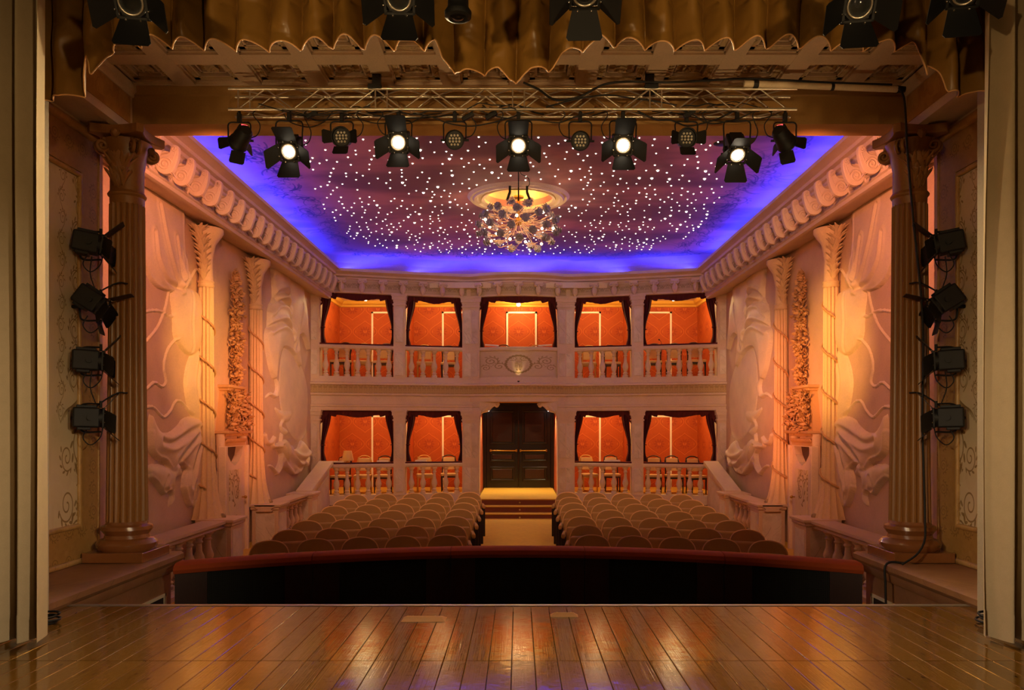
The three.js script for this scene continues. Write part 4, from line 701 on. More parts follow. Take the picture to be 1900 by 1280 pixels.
const wreathGeo = merged(leafSprays(420, 0.5, 0.66, 0.08, 0.17, (u) => 1 - 0.32 * u));

for (const S of [-1, 1]) {
  const W = walls[S], sd = side(S);
  obj('drapery_relief', [reliefFront.clone()], M.relief, W, false, S);
  obj('drapery_relief', [reliefBack.clone()], M.relief, W, false, S);
  // rope columns
  for (const [d, where] of [[12.68, 'nearer the stage'], [15.1, 'farther from the stage']]) {
    const t = thing('rope_column', `pale fluted column wound with a rope on the ${sd} wall, ${where}`, 'column', [S * 5.07, 0.0, -d], 0, 'rope columns');
    obj('shaft', [shaftRope.clone()], M.travertine, t, false, S);
    obj('capital', [palm.clone().translate(0, 3.74, 0)], M.travertine, t, false, S);
    obj('rope', [ropeGeo.clone()], M.foliageStone, t, false, -1);
    obj('foot_ring', [pelletGeo.clone()], M.travertine, t, false, S);
  }
  // topiary in relief above the overdoor
  const tree = tag(obj('topiary_relief', [treeGeo.clone().rotateY(PI / 2).translate(-5.18, 2.22, -14.1)], M.foliageStone, W, false, S), null, null, null, 'stuff');
  void tree;
  // overdoor: slab, leaf-covered vase body, ledge, hanging cloth, dark recess
  const o = thing('overdoor', `carved leafy overdoor ornament above the ${sd} side door between the rope columns`, 'ornament', [S * 5.2, 0, -13.95]);
  obj('top_slab', [rbox(0.22, 0.05, 0.9, 0.008, 0.1, 2.19, 0), rbox(0.18, 0.05, 0.8, 0.008, 0.08, 2.14, 0)], M.foliageStone, o, false, S);
  const fr = bare(new THREE.BoxGeometry(0.15, 0.72, 1.1).translate(0.075, 1.76, 0)), fp = fr.attributes.position;
  for (let i = 0; i < fp.count; i++) if (fp.getY(i) > 1.8) { fp.setX(i, fp.getX(i) * 0.62); fp.setZ(i, fp.getZ(i) * 0.66); }
  fr.computeVertexNormals(); obj('vase_body', [fr], M.foliageStone, o, false, S);
  tag(obj('leaf_relief', [wreathGeo.clone().rotateY(PI / 2).rotateZ(0.07).translate(0.14, 1.43, 0)], M.foliageStone, o, false, S), null, null, null, 'stuff');
  obj('ledge', [rbox(0.27, 0.05, 1.2, 0.01, 0.12, 1.39, 0), rbox(0.2, 0.05, 1.08, 0.01, 0.09, 1.34, 0), rbox(0.16, 0.1, 1.0, 0.006, 0.07, 1.2, 0)], M.foliageStone, o, false, S);
  const bd = []; for (let k = 0; k < 14; k++) bd.push(T(leaf(0.035, 0.09, 0.03, 0.03, 5), 0.155, 1.2, -0.46 + k * 0.071, 0, PI / 2, 0));
  obj('leaf_moulding', bd, M.foliageStone, o, false, S);
  for (const z of [-0.52, 0.52]) obj('hanging_cloth', [lathe([[0.1, 1.36], [0.085, 1.15], [0.09, 0.9], [0.085, 0.78], [0.06, 0.71], [0, 0.69]], 16).scale(0.8, 1, 0.7).translate(0.08, 0, z)], M.relief, o, false, S);
  const d = struct(`door_side_${sd}`, [box(-5.21, -5.19, -0.95, 1.16, -14.47, -13.43)], M.panelWood, false, S);
  const cup = new THREE.Path([[13.55, 1.13], [14.35, 1.13], [14.28, 0.98], [14.12, 0.85], [13.95, 0.79], [13.78, 0.85], [13.62, 0.98]].map((p) => new THREE.Vector2(...p)));
  const scr = new THREE.Shape([[13.43, -0.95], [14.47, -0.95], [14.47, 1.16], [13.43, 1.16]].map((p) => new THREE.Vector2(...p))); scr.holes.push(cup);
  obj('door_screen', [extrude(scr, 0.13).rotateY(PI / 2).translate(-5.19, 0, 0)], M.plaster, d, false, S);
  obj('painted_panel', [box(-5.07, -5.045, -0.7, 0.72, -14.23, -13.67)], M.grotesque, d, false, S);
  obj('door_frame', [rbox(0.14, 2.1, 0.1, 0.02, -5.07, 0.1, -13.41), rbox(0.14, 2.1, 0.1, 0.02, -5.07, 0.1, -14.49)], M.relief, d, false, S);
  obj('handle', [new THREE.SphereGeometry(0.03, 12, 8).translate(-5.0, 0.2, -14.31), rod([-5.06, 0.2, -14.31], [-5.0, 0.2, -14.31], 0.012)], M.brass, d, false, S);
  // balustrades
  for (const [a, b, n, where, peds] of [[8.8, 12.95, 12, 'nearer the stage', [12.65]], [14.75, 17.6, 9, 'beside the back rows', [15.08, 17.45]]]) {
    const t = thing('balustrade', `cream stone balustrade along the ${sd} wall, ${where}`, 'balustrade', [S * 4.8, 0, 0], 0, 'side balustrades');
    const prof = [[-0.14, -0.12], [-0.16, -0.1], [-0.12, -0.08], [-0.17, -0.045], [-0.19, -0.04], [-0.19, 0], [0.19, 0], [0.19, -0.04], [0.17, -0.045], [0.12, -0.08], [0.16, -0.1], [0.14, -0.12]];
    obj('rail', [prism(prof, -b, -a, 1, 'z')], M.stone, t, false, S);
    obj('plinth', [prism([[-0.16, -1], [-0.16, -0.74], [0.12, -0.74], [0.14, -0.78], [0.17, -0.8], [0.17, -1]], -b, -a, 1, 'z')], M.stone, t, false, S);
    const g = merged([lathe(balusterProfile(0.62, 0.085), 16)]);
    for (let k = 0; k < n; k++) { const z = lerp(a, b, (k + 0.5) / n); if (peds.every((p) => Math.abs(p - z) > 0.3)) put('baluster', g, M.stone, t, [0, -0.74, -z]); }
    for (const p of peds) {
      const q = obj('pedestal', [rbox(0.5, 0.95, 0.56, 0.008, 0, -0.52, -p), rbox(0.6, 0.05, 0.66, 0.012, 0, -0.01, -p), rbox(0.55, 0.06, 0.61, 0.012, 0, -0.06, -p), rbox(0.58, 0.18, 0.64, 0.01, 0, -0.88, -p)], M.stone, t, false, S);
      obj('marble_inlay', [rbox(0.51, 0.56, 0.42, 0.004, 0, -0.44, -p), rbox(0.36, 0.56, 0.57, 0.004, 0, -0.44, -p)], M.marble, q, false, S);
    }
  }
  // sloping parapet up to the boxes
  const q = struct('parapet_stair', [prism([[-17.6, -1], [-17.6, -0.02], [-19.55, 0.52], [-19.55, -1]], -4.93, -4.73), prism([[-17.55, -0.02], [-17.55, 0.05], [-19.6, 0.62], [-19.6, 0.54]], -5.0, -4.64)], M.plaster, false, S);
  obj('marble_inlay', [prism([[-17.8, -0.6], [-17.8, -0.15], [-19.4, 0.26], [-19.4, -0.5]], -4.74, -4.72)], M.marble, q, false, S);
}

// ---------------------------------------------------------------- stage lamps
const rot = (g, tilt, yaw = 0) => { g = g.clone(); g.rotateX(tilt); g.rotateY(yaw); return g; };
function flap(wBase, wTip, h, open, skew = 0) {                             // a barn door hinged on the +y side of the lens frame
  const sh = new THREE.Shape([[-wBase / 2, 0], [skew - wTip / 2 + 0.005, h - 0.02], [skew - wTip / 2 + 0.02, h], [skew + wTip / 2 - 0.02, h], [skew + wTip / 2 - 0.005, h - 0.02], [wBase / 2, 0]].map((p) => new THREE.Vector2(...p)));
  return extrude(sh, 0.004).rotateX(open).translate(0, 0.095, 0.02);
}
function fresnelParts(t, tilt, yaw, lensMat, big = 1) {            // the lamp looks along +z before tilt (down) and yaw
  const R = (g) => rot(g, tilt, yaw);
  obj('housing', [rbox(0.19, 0.2, 0.24, 0.02, 0, 0, -0.13), cyl(0.095, 0.095, 0.05, 24).rotateX(PI / 2).translate(0, 0, -0.005), rbox(0.13, 0.03, 0.18, 0.008, 0, 0.11, -0.13), rbox(0.16, 0.03, 0.12, 0.008, 0, -0.11, -0.15), cyl(0.03, 0.03, 0.24, 12).rotateZ(PI / 2).translate(0, 0, -0.1)].map(R), M.black, t);
  obj('lens', [new THREE.SphereGeometry(0.1, 24, 8, 0, 2 * PI, 0, 0.64).rotateX(PI / 2).translate(0, 0, -0.06)].map(R), lensMat, t);
  obj('lens_ring', [new THREE.TorusGeometry(0.074, 0.009, 8, 28).translate(0, 0, 0.024)].map(R), M.steel, t);
  const frame = obj('barn_door_frame', [box(-0.1, 0.1, 0.085, 0.1, 0.01, 0.03), box(-0.1, 0.1, -0.1, -0.085, 0.01, 0.03), box(-0.1, -0.085, -0.1, 0.1, 0.01, 0.03), box(0.085, 0.1, -0.1, 0.1, 0.01, 0.03)].map(R), M.black, t);
  const doors = [[flap(0.19, 0.22, 0.23, 0.7), 0], [flap(0.16, 0.25, 0.2, 0.85), PI], [flap(0.17, 0.2, 0.17, 0.65, -0.06), PI / 2], [flap(0.17, 0.2, 0.17, 0.65, 0.06), -PI / 2]];
  for (const [g, a] of doors) obj('barn_door', [R(g.clone().rotateZ(a))], M.blackSatin, frame);
  const sc = []; for (let k = 0; k < 4; k++) for (const f of [-0.045, 0.045]) sc.push(R(new THREE.SphereGeometry(0.009, 8, 6).translate(f, 0.102, 0.034).rotateZ(k * PI / 2)));
  obj('hinge_screws', sc, M.chrome, frame);
}
function hanger(t, h, w = 0.135) {                                 // the yoke and hook clamp that hold a lamp from above
  obj('yoke', [tube([[-w, -0.0, 0], [-w, h * 0.5, 0], [-w, h - 0.02, 0], [-w + 0.02, h, 0], [0, h, 0], [w - 0.02, h, 0], [w, h - 0.02, 0], [w, h * 0.5, 0], [w, 0, 0]], 0.008, 40, 6), rod([-w - 0.03, 0, 0], [-w + 0.04, 0, 0], 0.012), rod([w + 0.03, 0, 0], [w - 0.04, 0, 0], 0.012)], M.black, t);
  obj('hook_clamp', [rbox(0.04, 0.1, 0.05, 0.008, 0, h + 0.05, 0), new THREE.TorusGeometry(0.026, 0.008, 6, 14, 4.4).rotateY(PI / 2).translate(0, h + 0.1, 0)], M.black, t);
}
const TR = { z0: -8.0, z1: -8.2, lo: 4.74, hi: 4.95, x0: -2.97, x1: 2.85 };
{ // square truss with zigzag webs, hung from two brackets; a pipe continues it to the right
  const t = thing('lighting_truss', 'silver square lighting truss hung across the stage front below the coffered ceiling', 'truss', [0, 0, 0]);
  for (const z of [TR.z0, TR.z1]) for (const y of [TR.lo, TR.hi]) obj('chord', [rod([TR.x0, y, z], [TR.x1, y, z], 0.0155, 12)], M.steel, t);
  const n = 20, step = (TR.x1 - TR.x0 - 0.2) / n, webs = [[], [], [], []];
  for (let k = 0; k < n; k++) {
    const a = TR.x0 + 0.1 + k * step, b = a + step, up = k % 2;
    [[TR.lo, TR.hi, TR.z0, TR.z0], [TR.lo, TR.hi, TR.z1, TR.z1], [TR.lo, TR.lo, TR.z0, TR.z1], [TR.hi, TR.hi, TR.z0, TR.z1]].forEach(([y0, y1, z0, z1], i) => webs[i].push(rod([a, up ? y1 : y0, up ? z1 : z0], [b, up ? y0 : y1, up ? z0 : z1], 0.0085, 6)));
    if (k % 5 === 0) webs[0].push(rod([a, TR.lo, TR.z0], [a, TR.hi, TR.z0], 0.0085, 6), rod([a + 0.12, TR.lo, TR.z0], [a + 0.12, TR.hi, TR.z0], 0.0085, 6));
  }
  for (const w of webs) obj('web', w, M.steel, t);
  for (const x of [-1.47, 1.36]) obj('hanging_bracket', [rbox(0.09, 0.24, 0.05, 0.008, x, 5.06, -8.1).rotateZ(0), rbox(0.14, 0.05, 0.26, 0.008, x, 4.97, -8.1)], M.black, t);
  const p = thing('conduit_pipe', 'pale pipe running right from the truss end to the marble side beam', 'pipe', [0, 0, 0]);
  obj('pipe', [rod([2.3, 4.99, -7.97], [3.92, 4.93, -7.97], 0.032, 14)], M.cream, p);
  obj('clamp', [cyl(0.04, 0.04, 0.05, 14).rotateZ(PI / 2).translate(2.42, 4.985, -7.97), cyl(0.037, 0.037, 0.03, 14).rotateZ(PI / 2).translate(3.2, 4.955, -7.97), cyl(0.038, 0.03, 0.08, 14).rotateZ(PI / 2).translate(3.9, 4.93, -7.97)], M.black, p);
}
[[-2.37, 4.34, 0.55], [-1.24, 4.43, 0.42], [0, 4.40, 0.55], [1.08, 4.40, 0.42], [2.26, 4.31, 0.85]].forEach(([x, y, tilt], i) => {
  const t = thing('fresnel_spotlight', `glowing black spotlight with barn doors, ${['leftmost', 'second from left', 'middle', 'second from right', 'rightmost'][i]} of five on the truss`, 'spotlight', [x, y, -8.08], 0, 'lit spotlights on the truss');
  fresnelParts(t, tilt, 0, M.lens);
  hanger(t, TR.lo - y - 0.09);
  const d = V3(0, -Math.sin(tilt), Math.cos(tilt)), a = d.clone().multiplyScalar(0.06);
  spot('fresnel_light', LC.tungsten, LI.fresnel, a.toArray(), a.clone().add(d).toArray(), 0.85, 1, 3, t);
});
function ledPar(t, tilt, yaw, doors) {
  const R = (g) => rot(g, tilt, yaw);
  obj('housing', [lathe([[0, -0.2], [0.055, -0.2], [0.075, -0.17], [0.088, -0.08], [0.092, 0.0], [0.1, 0.01], [0.1, 0.04], [0.09, 0.045], [0.088, 0.02], [0, 0.02]], 28).rotateX(PI / 2)].map(R), M.black, t);
  const led = []; [[3, 0.045], [4, 0.016], [4, -0.014], [3, -0.044]].forEach(([n, y]) => { for (let k = 0; k < n; k++) led.push(R(new THREE.SphereGeometry(0.0125, 10, 6).translate((k - (n - 1) / 2) * 0.033, y, 0.022))); });
  for (const g of led) obj('led_lens', [g], M.ledLens, t);
  if (doors) { const f = obj('barn_door_frame', [new THREE.TorusGeometry(0.098, 0.008, 6, 24).translate(0, 0, 0.05)].map(R), M.black, t); for (const [g, a] of [[flap(0.15, 0.17, 0.13, 0.9), PI], [flap(0.11, 0.15, 0.11, 0.7), PI / 2], [flap(0.11, 0.15, 0.11, 0.7), -PI / 2]]) obj('barn_door', [R(g.clone().translate(0, 0, 0.03).rotateZ(a))], M.blackSatin, f); }
}
[[-1.83, 4.49, 1, 'barn doors, between the two leftmost glowing spotlights'], [-0.66, 4.46, 0, 'no barn doors, just left of the middle spotlight'], [0.64, 4.45, 0, 'no barn doors, just right of the middle spotlight'], [1.74, 4.48, 1, 'barn doors, between the two rightmost glowing spotlights']].forEach(([x, y, d, where]) => {
  const t = thing('led_lamp', `dark round LED lamp, ${where}`, 'stage lamp', [x, y, -8.1], 0, 'LED lamps on the truss');
  ledPar(t, 0.25, 0, d); hanger(t, TR.lo - y - 0.09, 0.115);
});
for (const s of [-1, 1]) {
  const x = s < 0 ? -2.9 : 2.77, t = thing('led_lamp', `black LED lamp with a red display at the ${side(s)} end of the truss`, 'stage lamp', [x, 4.46, -8.12]);
  ledPar(t, 0.3, PI - s * 0.7, true); hanger(t, 0.19, 0.115);
  obj('display', [rot(rbox(0.06, 0.022, 0.01, 0.002, 0, 0.07, -0.168), 0.3, PI - s * 0.7)], M.display, t);
  obj('tail_box', [rot(rbox(0.1, 0.06, 0.09, 0.012, 0, 0.06, -0.12), 0.3, PI - s * 0.7)], M.black, t);
  const dir = V3(0, -Math.sin(0.3), Math.cos(0.3)).applyAxisAngle(V3(0, 1, 0), PI - s * 0.7);
  spot('led_light', LC.rose, LI.led, dir.clone().multiplyScalar(0.07).toArray(), [s * 5.2 - x, 3.6 - 4.46, -11.8 + 8.12], 0.72, 1, 3, t);
}
{ // stereo microphone on a rod below the truss
  const t = thing('hanging_microphone', 'stereo microphone pair on a black rod hanging below the middle spotlight', 'microphone', [0, 0, -8.2]);
  obj('rod', [rod([0, 3.9, 0], [0, 4.74, 0], 0.006, 6), rod([-0.1, 3.98, 0], [0.1, 3.98, 0], 0.005, 6), rod([0, 3.86, 0], [0, 4.0, 0], 0.009, 6)], M.black, t);
  for (const s of [-1, 1]) obj('capsule', [cyl(0.013, 0.013, 0.07, 10, s * 0.09, 3.98, 0), cyl(0.015, 0.012, 0.07, 10).rotateZ(s * 0.35).translate(s * 0.105, 3.91, 0.0)], M.black, t);
  obj('wire', [tube([[0.0, 4.4, 0.01], [0.02, 4.15, 0.01], [0.1, 4.1, 0.01], [0.115, 4.03, 0.01], [0.09, 4.0, 0]], 0.004, 24, 5)], M.cable, t);
}
{ // cables looped along the truss
  const t = thing('cable_loom', 'tangle of black cables looping along and below the lighting truss', 'cables', [0, 0, 0]);
  for (let k = 0; k < 22; k++) {
    const x0 = rr(-2.8, 2.0), L = rr(0.5, 1.3), z = rr(-8.2, -7.96), p = [], y0 = TR.lo + rr(-0.01, 0.04), sag = rr(0.03, 0.16);
    for (let i = 0; i <= 6; i++) { const u = i / 6; p.push([x0 + L * u + rr(-0.03, 0.03), y0 - sag * Math.sin(u * PI) * (k % 3 ? 1 : -0.8) + rr(-0.015, 0.015), z + rr(-0.03, 0.03)]); }
    obj('cable', [tube(p, rr(0.005, 0.009), 48, 5)], M.cable, t);
  }
  for (const [x, y, s] of [[-2.37, 4.42, 1], [-1.24, 4.52, -1], [0, 4.48, -1], [1.08, 4.48, -1], [2.26, 4.42, 1], [-1.83, 4.5, 1], [-0.66, 4.5, 1], [0.64, 4.5, -1], [1.74, 4.5, 1], [2.77, 4.5, -1], [-2.9, 4.5, 1]]) obj('lamp_lead', [tube([[x + s * 0.09, y, -8.16], [x + s * 0.18, y + 0.03, -8.14], [x + s * 0.22, y + 0.12, -8.1], [x + s * 0.16, 4.72, -8.06], [x + s * 0.3, 4.77, -8.02]], 0.006, 32, 5)], M.cable, t);
  obj('main_cable', [tube([[0.05, 5.0, -7.97], [0.2, 4.93, -7.96], [0.36, 4.82, -7.95], [0.6, 4.84, -7.95], [0.9, 4.98, -7.95], [1.6, 5.0, -7.96], [2.3, 5.03, -7.95], [2.6, 5.02, -7.95], [3.2, 4.99, -7.95], [3.8, 4.97, -7.95]], 0.011, 90, 6)], M.cable, t);
  for (const [x, y] of [[-1.83, 4.7], [-0.22, 4.68], [0.02, 4.69], [2.06, 4.71]]) obj('plug', [rbox(0.13, 0.045, 0.05, 0.012, 0, 0, 0).rotateZ(0.5).translate(x - 0.3, y, -8.04)], M.cable, t);
}
{
  const t = thing('cable', 'long black cable running down beside the right brown marble column to the ledge', 'cable', [0, 0, 0]);
  obj('cord', [tube([[3.86, 4.93, -7.93], [3.9, 4.85, -7.92], [3.93, 4.3, -7.9], [3.99, 3.6, -7.9], [4.1, 2.6, -7.93], [4.11, 1.5, -7.95], [4.12, 0.55, -7.92], [4.08, 0.35, -7.85], [3.98, 0.22, -7.8], [3.82, 0.12, -7.78]], 0.011, 90, 6)], M.cable, t);
  const u = thing('cable', 'short black cable hanging over the right ledge edge down to the floor', 'cable', [0, 0, 0]);
  obj('cord', [tube([[3.9, 0.11, -7.9], [3.78, 0.12, -7.92], [3.71, 0.09, -7.9], [3.70, -0.1, -7.88], [3.70, -0.5, -7.86], [3.69, -0.9, -7.86]], 0.012, 40, 6)], M.cable, u);
}
for (const s of [-1, 1]) {
  const t = thing('cable_coil', `small coil of black cable on the floor at the foot of the ${side(s)} stage pier`, 'cable', [s * 3.6, 0, -5.92]), p = [];
  for (let i = 0; i <= 48; i++) { const a = i / 48 * 6 * PI; p.push([(0.1 + 0.02 * Math.sin(a * 0.37)) * Math.cos(a), 0.014 + 0.02 * i / 16, (0.1 + 0.015 * Math.sin(a * 0.5)) * Math.sin(a)]); }
  obj('cord', [tube(p, 0.009, 160, 6)], M.cable, t);
}
// unlit lamps hanging close to the camera
{
  const bar = thing('lighting_bar', 'black pipe above the stage front carrying the unlit lamps', 'pipe', [0, 0, 0]);
  obj('pipe', [rod([-5, 4.75, -5.05], [5, 4.75, -5.05], 0.025, 12)], M.black, bar);
  [[-2.5, 4.24, 0.62, 'leftmost of the black unlit spotlights at the top edge'], [-0.77, 4.27, 0.62, 'second black unlit spotlight from the left at the top edge'], [0.43, 4.3, 0.95, 'unlit black spotlight turned down, right of the curtain drop'], [2.2, 4.22, 0.6, 'black unlit spotlight with visible lens, second from the right at the top edge'], [2.88, 4.31, 0.75, 'rightmost of the black unlit spotlights at the top edge']].forEach(([x, y, tilt, label]) => {
    const t = thing('unlit_spotlight', label, 'spotlight', [x, y, -5.05], 0, 'unlit spotlights at the stage front');
    fresnelParts(t, tilt, x * -0.06, M.glass); hanger(t, 4.75 - y - 0.09);
  });
  const t = thing('profile_spotlight', 'slim black tube spotlight pointing down in front of the gold curtain', 'spotlight', [-0.39, 4.2, -5.05]);
  obj('barrel', [lathe([[0, -0.04], [0.05, -0.05], [0.062, -0.07], [0.085, -0.06], [0.088, -0.03], [0.068, 0.0], [0.066, 0.06], [0.072, 0.07], [0.072, 0.32], [0.05, 0.36], [0, 0.36]], 24)], M.black, t);
  obj('lens', [new THREE.SphereGeometry(0.06, 16, 6, 0, 2 * PI, PI - 0.6, 0.6).translate(0, -0.02, 0)], M.glass, t);
  obj('yoke', [tube([[-0.085, 0.1, 0], [-0.09, 0.3, 0], [-0.07, 0.45, 0], [0.07, 0.45, 0], [0.09, 0.3, 0], [0.085, 0.1, 0]], 0.008, 30, 6)], M.black, t);
}
// four lamps on each side wall of the stage opening; they light the opposite wall of the auditorium
for (const S of [-1, 1]) {
  const L = [[3.31, 0.15, 1.95, 'topmost', 'white', [5.1, 2.7, -17.3], 0.16], [2.70, 0.6, 1.85, 'second from the top', null, [-0.4, 0.0, -12.8], 0.6], [2.15, 0.04, 2.02, 'third from the top', 'amber', [5.0, 2.75, -12.75], 0.15], [1.58, 0.03, 2.1, 'lowest', 'red', [5.05, 1.9, -14.9], 0.17]];
  for (const [y, tilt, yaw, where, col, to, ang] of L) {
    const t = thing('side_spotlight', `black barn-door lamp on the ${side(S)} stage side wall, ${where} of four`, 'spotlight', [S * 4.2, y, -7.86], 0, 'lamps on the stage side walls');
    fresnelParts(t, tilt, -S * yaw, col ? M.spotLens[col] : M.glass);
    obj('yoke', [tube([[S * 0.0, 0.14, 0], [S * 0.16, 0.14, 0], [S * 0.2, 0.12, 0], [S * 0.2, -0.12, 0], [S * 0.16, -0.14, 0], [0, -0.14, 0]], 0.01, 40, 6), rod([S * 0.2, 0, 0], [S * 0.3, 0, 0], 0.018), rod([0, 0.1, 0], [0, 0.17, 0], 0.014)], M.black, t);
    obj('lead', [tube([[S * 0.1, -0.1, 0.06], [S * 0.14, -0.2, 0.07], [S * 0.08, -0.27, 0.05], [S * 0.0, -0.2, 0.02], [-S * 0.02, -0.1, 0.0]], 0.006, 28, 5)], M.cable, t);
    if (!col) continue;
    const d = V3(-S * to[0] - S * 4.2, to[1] - y, to[2] + 7.86).normalize(), a = d.clone().multiplyScalar(0.11);
    spot('side_light', LC[col], LI[col], a.toArray(), a.clone().add(d).toArray(), ang, 1, 2, t);
  }
  for (const [y0, y1] of [[3.2, 2.85], [2.05, 1.72]]) { const t = thing('lamp_cable', `thin black cable between ${y0 > 3 ? 'the two upper' : 'the two lower'} lamps on the ${side(S)} stage side wall`, 'cable', [0, 0, 0]); obj('cord', [tube([[S * 4.28, y0, -7.84], [S * 4.29, (y0 + y1) / 2, -7.83], [S * 4.24, y1, -7.84]], 0.006, 20, 5), tube([[S * 4.24, y1 - 0.02, -7.86], [S * 4.18, y1 + 0.06, -7.95], [S * 4.1, y1 + 0.12, -8.02], [S * 4.04, y1 + 0.12, -8.08]], 0.008, 20, 5)], M.cable, t); }
}
// unseen lamps, placed to light the valance, coffers, stage curtains, side walls and boxes
for (const s of [-1, 1]) {
  const t = thing('unseen_stand_lamp', `unseen stand lamp, placed to light valance and coffers, at the ${side(s)} rear of the stage`, 'lamp', [s * 2.8, 0, 2.2]);  // out of view; brightens valance, coffers and beam from the stage
  obj('stand', [rod([0, 0, 0], [0, 1.7, 0], 0.02), ...[0, 2.1, 4.2].map((a) => rod([0, 0.5, 0], [0.4 * Math.cos(a), 0.0, 0.4 * Math.sin(a)], 0.012))], M.black, t);
  obj('housing', [rbox(0.9, 0.5, 0.2, 0.02, 0, 1.9, 0.12)], M.black, t);
  obj('diffuser', [rbox(0.84, 0.44, 0.02, 0.005, 0, 1.9, 0.0)], glow(LC.stage, 1.2, 'lit diffuser'), t);
  spot('unseen_stand_light', LC.stage, LI.work, [0, 1.9, -0.03], [-s * 2.2, 4.75, -8.2], 0.36, 0.8, 10, t);
}
for (const s of [-1, 1]) {
  const t = thing('unseen_stage_spotlight', `unseen spotlight behind the viewpoint, placed to light the ${side(s)} stage curtain`, 'spotlight', [-s * 3.6, 3.4, 0.6]);  // unseen source, placed to light the lower part of the stage curtain
  obj('housing', [cyl(0.1, 0.1, 0.3, 18).rotateX(PI / 2).translate(0, 0, 0.1)], M.black, t); obj('lens', [cyl(0.08, 0.08, 0.01, 18).rotateX(PI / 2).translate(0, 0, -0.06)], M.unseenLens, t);
  spot('unseen_curtain_light', C(1, 0.78, 0.52), LI.leg, [0, 0, -0.1], [s * 7.0, -2.7, -6.0], 0.27, 1, 6, t);
}
for (const s of [-1, 1]) {
  const t = thing('unseen_stage_spotlight', `unseen spotlight behind the viewpoint, placed to light the ${side(s)} painted side wall`, 'spotlight', [-s * 2.6, 3.0, 2.3]);  // unseen source, placed to light the painted wall and its column
  obj('housing', [cyl(0.1, 0.1, 0.3, 18).rotateX(PI / 2).translate(0, 0, 0.1)], M.black, t); obj('lens', [cyl(0.08, 0.08, 0.01, 18).rotateX(PI / 2).translate(0, 0, -0.06)], M.unseenLens, t);
  spot('unseen_reveal_light', LC.stage, LI.reveal, [0, 0, -0.1], [s * 7.0, -0.5, -9.7], 0.27, 1, 6, t);
}
for (const s of [-1, 1]) {
  const t = thing('unseen_ledge_lamp', `small unseen uplight, placed to light the coffers, on the ${side(s)} ledge beside the stage opening`, 'lamp', [s * 4.2, 0.1, -6.45]);  // out of view beside the pier; lights the coffers from below
  obj('housing', [lathe([[0.05, 0], [0.05, 0.08], [0.04, 0.1], [0, 0.09]], 16)], M.brass, t); obj('lens', [cyl(0.035, 0.035, 0.008, 14, 0, 0.1, 0)], M.unseenLens, t);
  spot('unseen_ledge_light', LC.stage, LI.up, [0, 0.13, 0], [-s * 3.6, 5, -1.2], 0.6, 1, 2, t);
}
for (const s of [-1, 1]) {
  const t = thing('unseen_beam_spotlight', `unseen spotlight, placed to light boxes and seats, behind the ${side(s)} end of the proscenium beam`, 'spotlight', [s * 3.2, 5.1, -8.95]);  // hidden by the beam, placed to light the box fronts and seats
  obj('housing', [cyl(0.09, 0.09, 0.2, 18).rotateX(1.3).translate(0, 0.1, 0.06)], M.black, t); obj('lens', [cyl(0.08, 0.08, 0.01, 18).rotateX(1.3).translate(0, 0.07, -0.05)], M.unseenLens, t);
  spot('unseen_beam_light', LC.white, LI.house, [0, 0.05, -0.12], [-s * 1.6, -4.3, -9.4], 0.78, 1, 6, t);
}

// ---------------------------------------------------------------- chandelier
{
  const t = thing('chandelier', 'round chandelier of grey metal flowers and small warm bulbs below the lit ceiling dome', 'chandelier', [0, 5.24, -14.7]);
  const at = (th, ph, r = 0.76) => V3(r * Math.sin(ph) * Math.cos(th), r * 0.6 * Math.cos(ph), r * Math.sin(ph) * Math.sin(th));
  const petals = []; for (let ring = 0; ring < 3; ring++) for (let k = 0; k < 7; k++) petals.push(T(leaf(0.03, 0.07 - ring * 0.012, 0.008, 0.03 + ring * 0.01, 5), 0, 0, 0, 0.3 + ring * 0.42, (k + ring * 0.5) * 2 * PI / 7));
  petals.push(new THREE.SphereGeometry(0.018, 8, 6).translate(0, 0.03, 0));
  const flower = merged(petals.map((g) => g.scale(1.25, 1.25, 1.25))), stems = [], up = V3(0, 1, 0);
  for (let k = 0; k < 54; k++) {
    const ph = Math.acos(1 - 1.72 * (k + 0.5) / 54), th = k * 2.39996, p = at(th, Math.min(ph, 2.75));
    const f = put('flower', flower, M.flower, t, p.toArray()); f.quaternion.setFromUnitVectors(up, p.clone().normalize());
    const q = at(th + 0.5, Math.min(ph, 2.75) + 0.25, 0.4); stems.push(tube([[0, 0.12, 0], q.toArray(), p.toArray()], 0.005, 10, 4));
  }
  for (let k = 0; k < 60; k++) { const th = rr(0, 6.28), ph = rr(0.5, 2.7), a = at(th, ph, 0.7), b = at(th + rr(-0.5, 0.5), ph + rr(-0.3, 0.3), 0.55); stems.push(tube([a.toArray(), a.clone().lerp(b, 0.5).multiplyScalar(1.1).toArray(), b.toArray()], 0.006, 8, 4)); }
  obj('wire_frame', stems, M.wire, t);
  obj('hub', [cyl(0.03, 0.03, 0.5, 12, 0, 0.3, 0), cyl(0.01, 0.01, 0.95, 8, 0, 0.61, 0), new THREE.SphereGeometry(0.08, 14, 10).translate(0, 0.1, 0), cyl(0.1, 0.1, 0.03, 18, 0, 0.56, 0)], M.brass, t);
  for (let k = 0; k < 12; k++) {
    const p = at(k * 2.39996 + 0.7, Math.acos(0.5 - 1.35 * (k + 0.5) / 12), 0.66);
    const b = obj('bulb', [new THREE.SphereGeometry(0.026, 10, 8).translate(...p.toArray())], M.bulb, t); void b;
    bulbLight('chandelier_bulb', C(1, 0.68, 0.36), LI.bulb, p.toArray(), 1.2, t);
  }
}

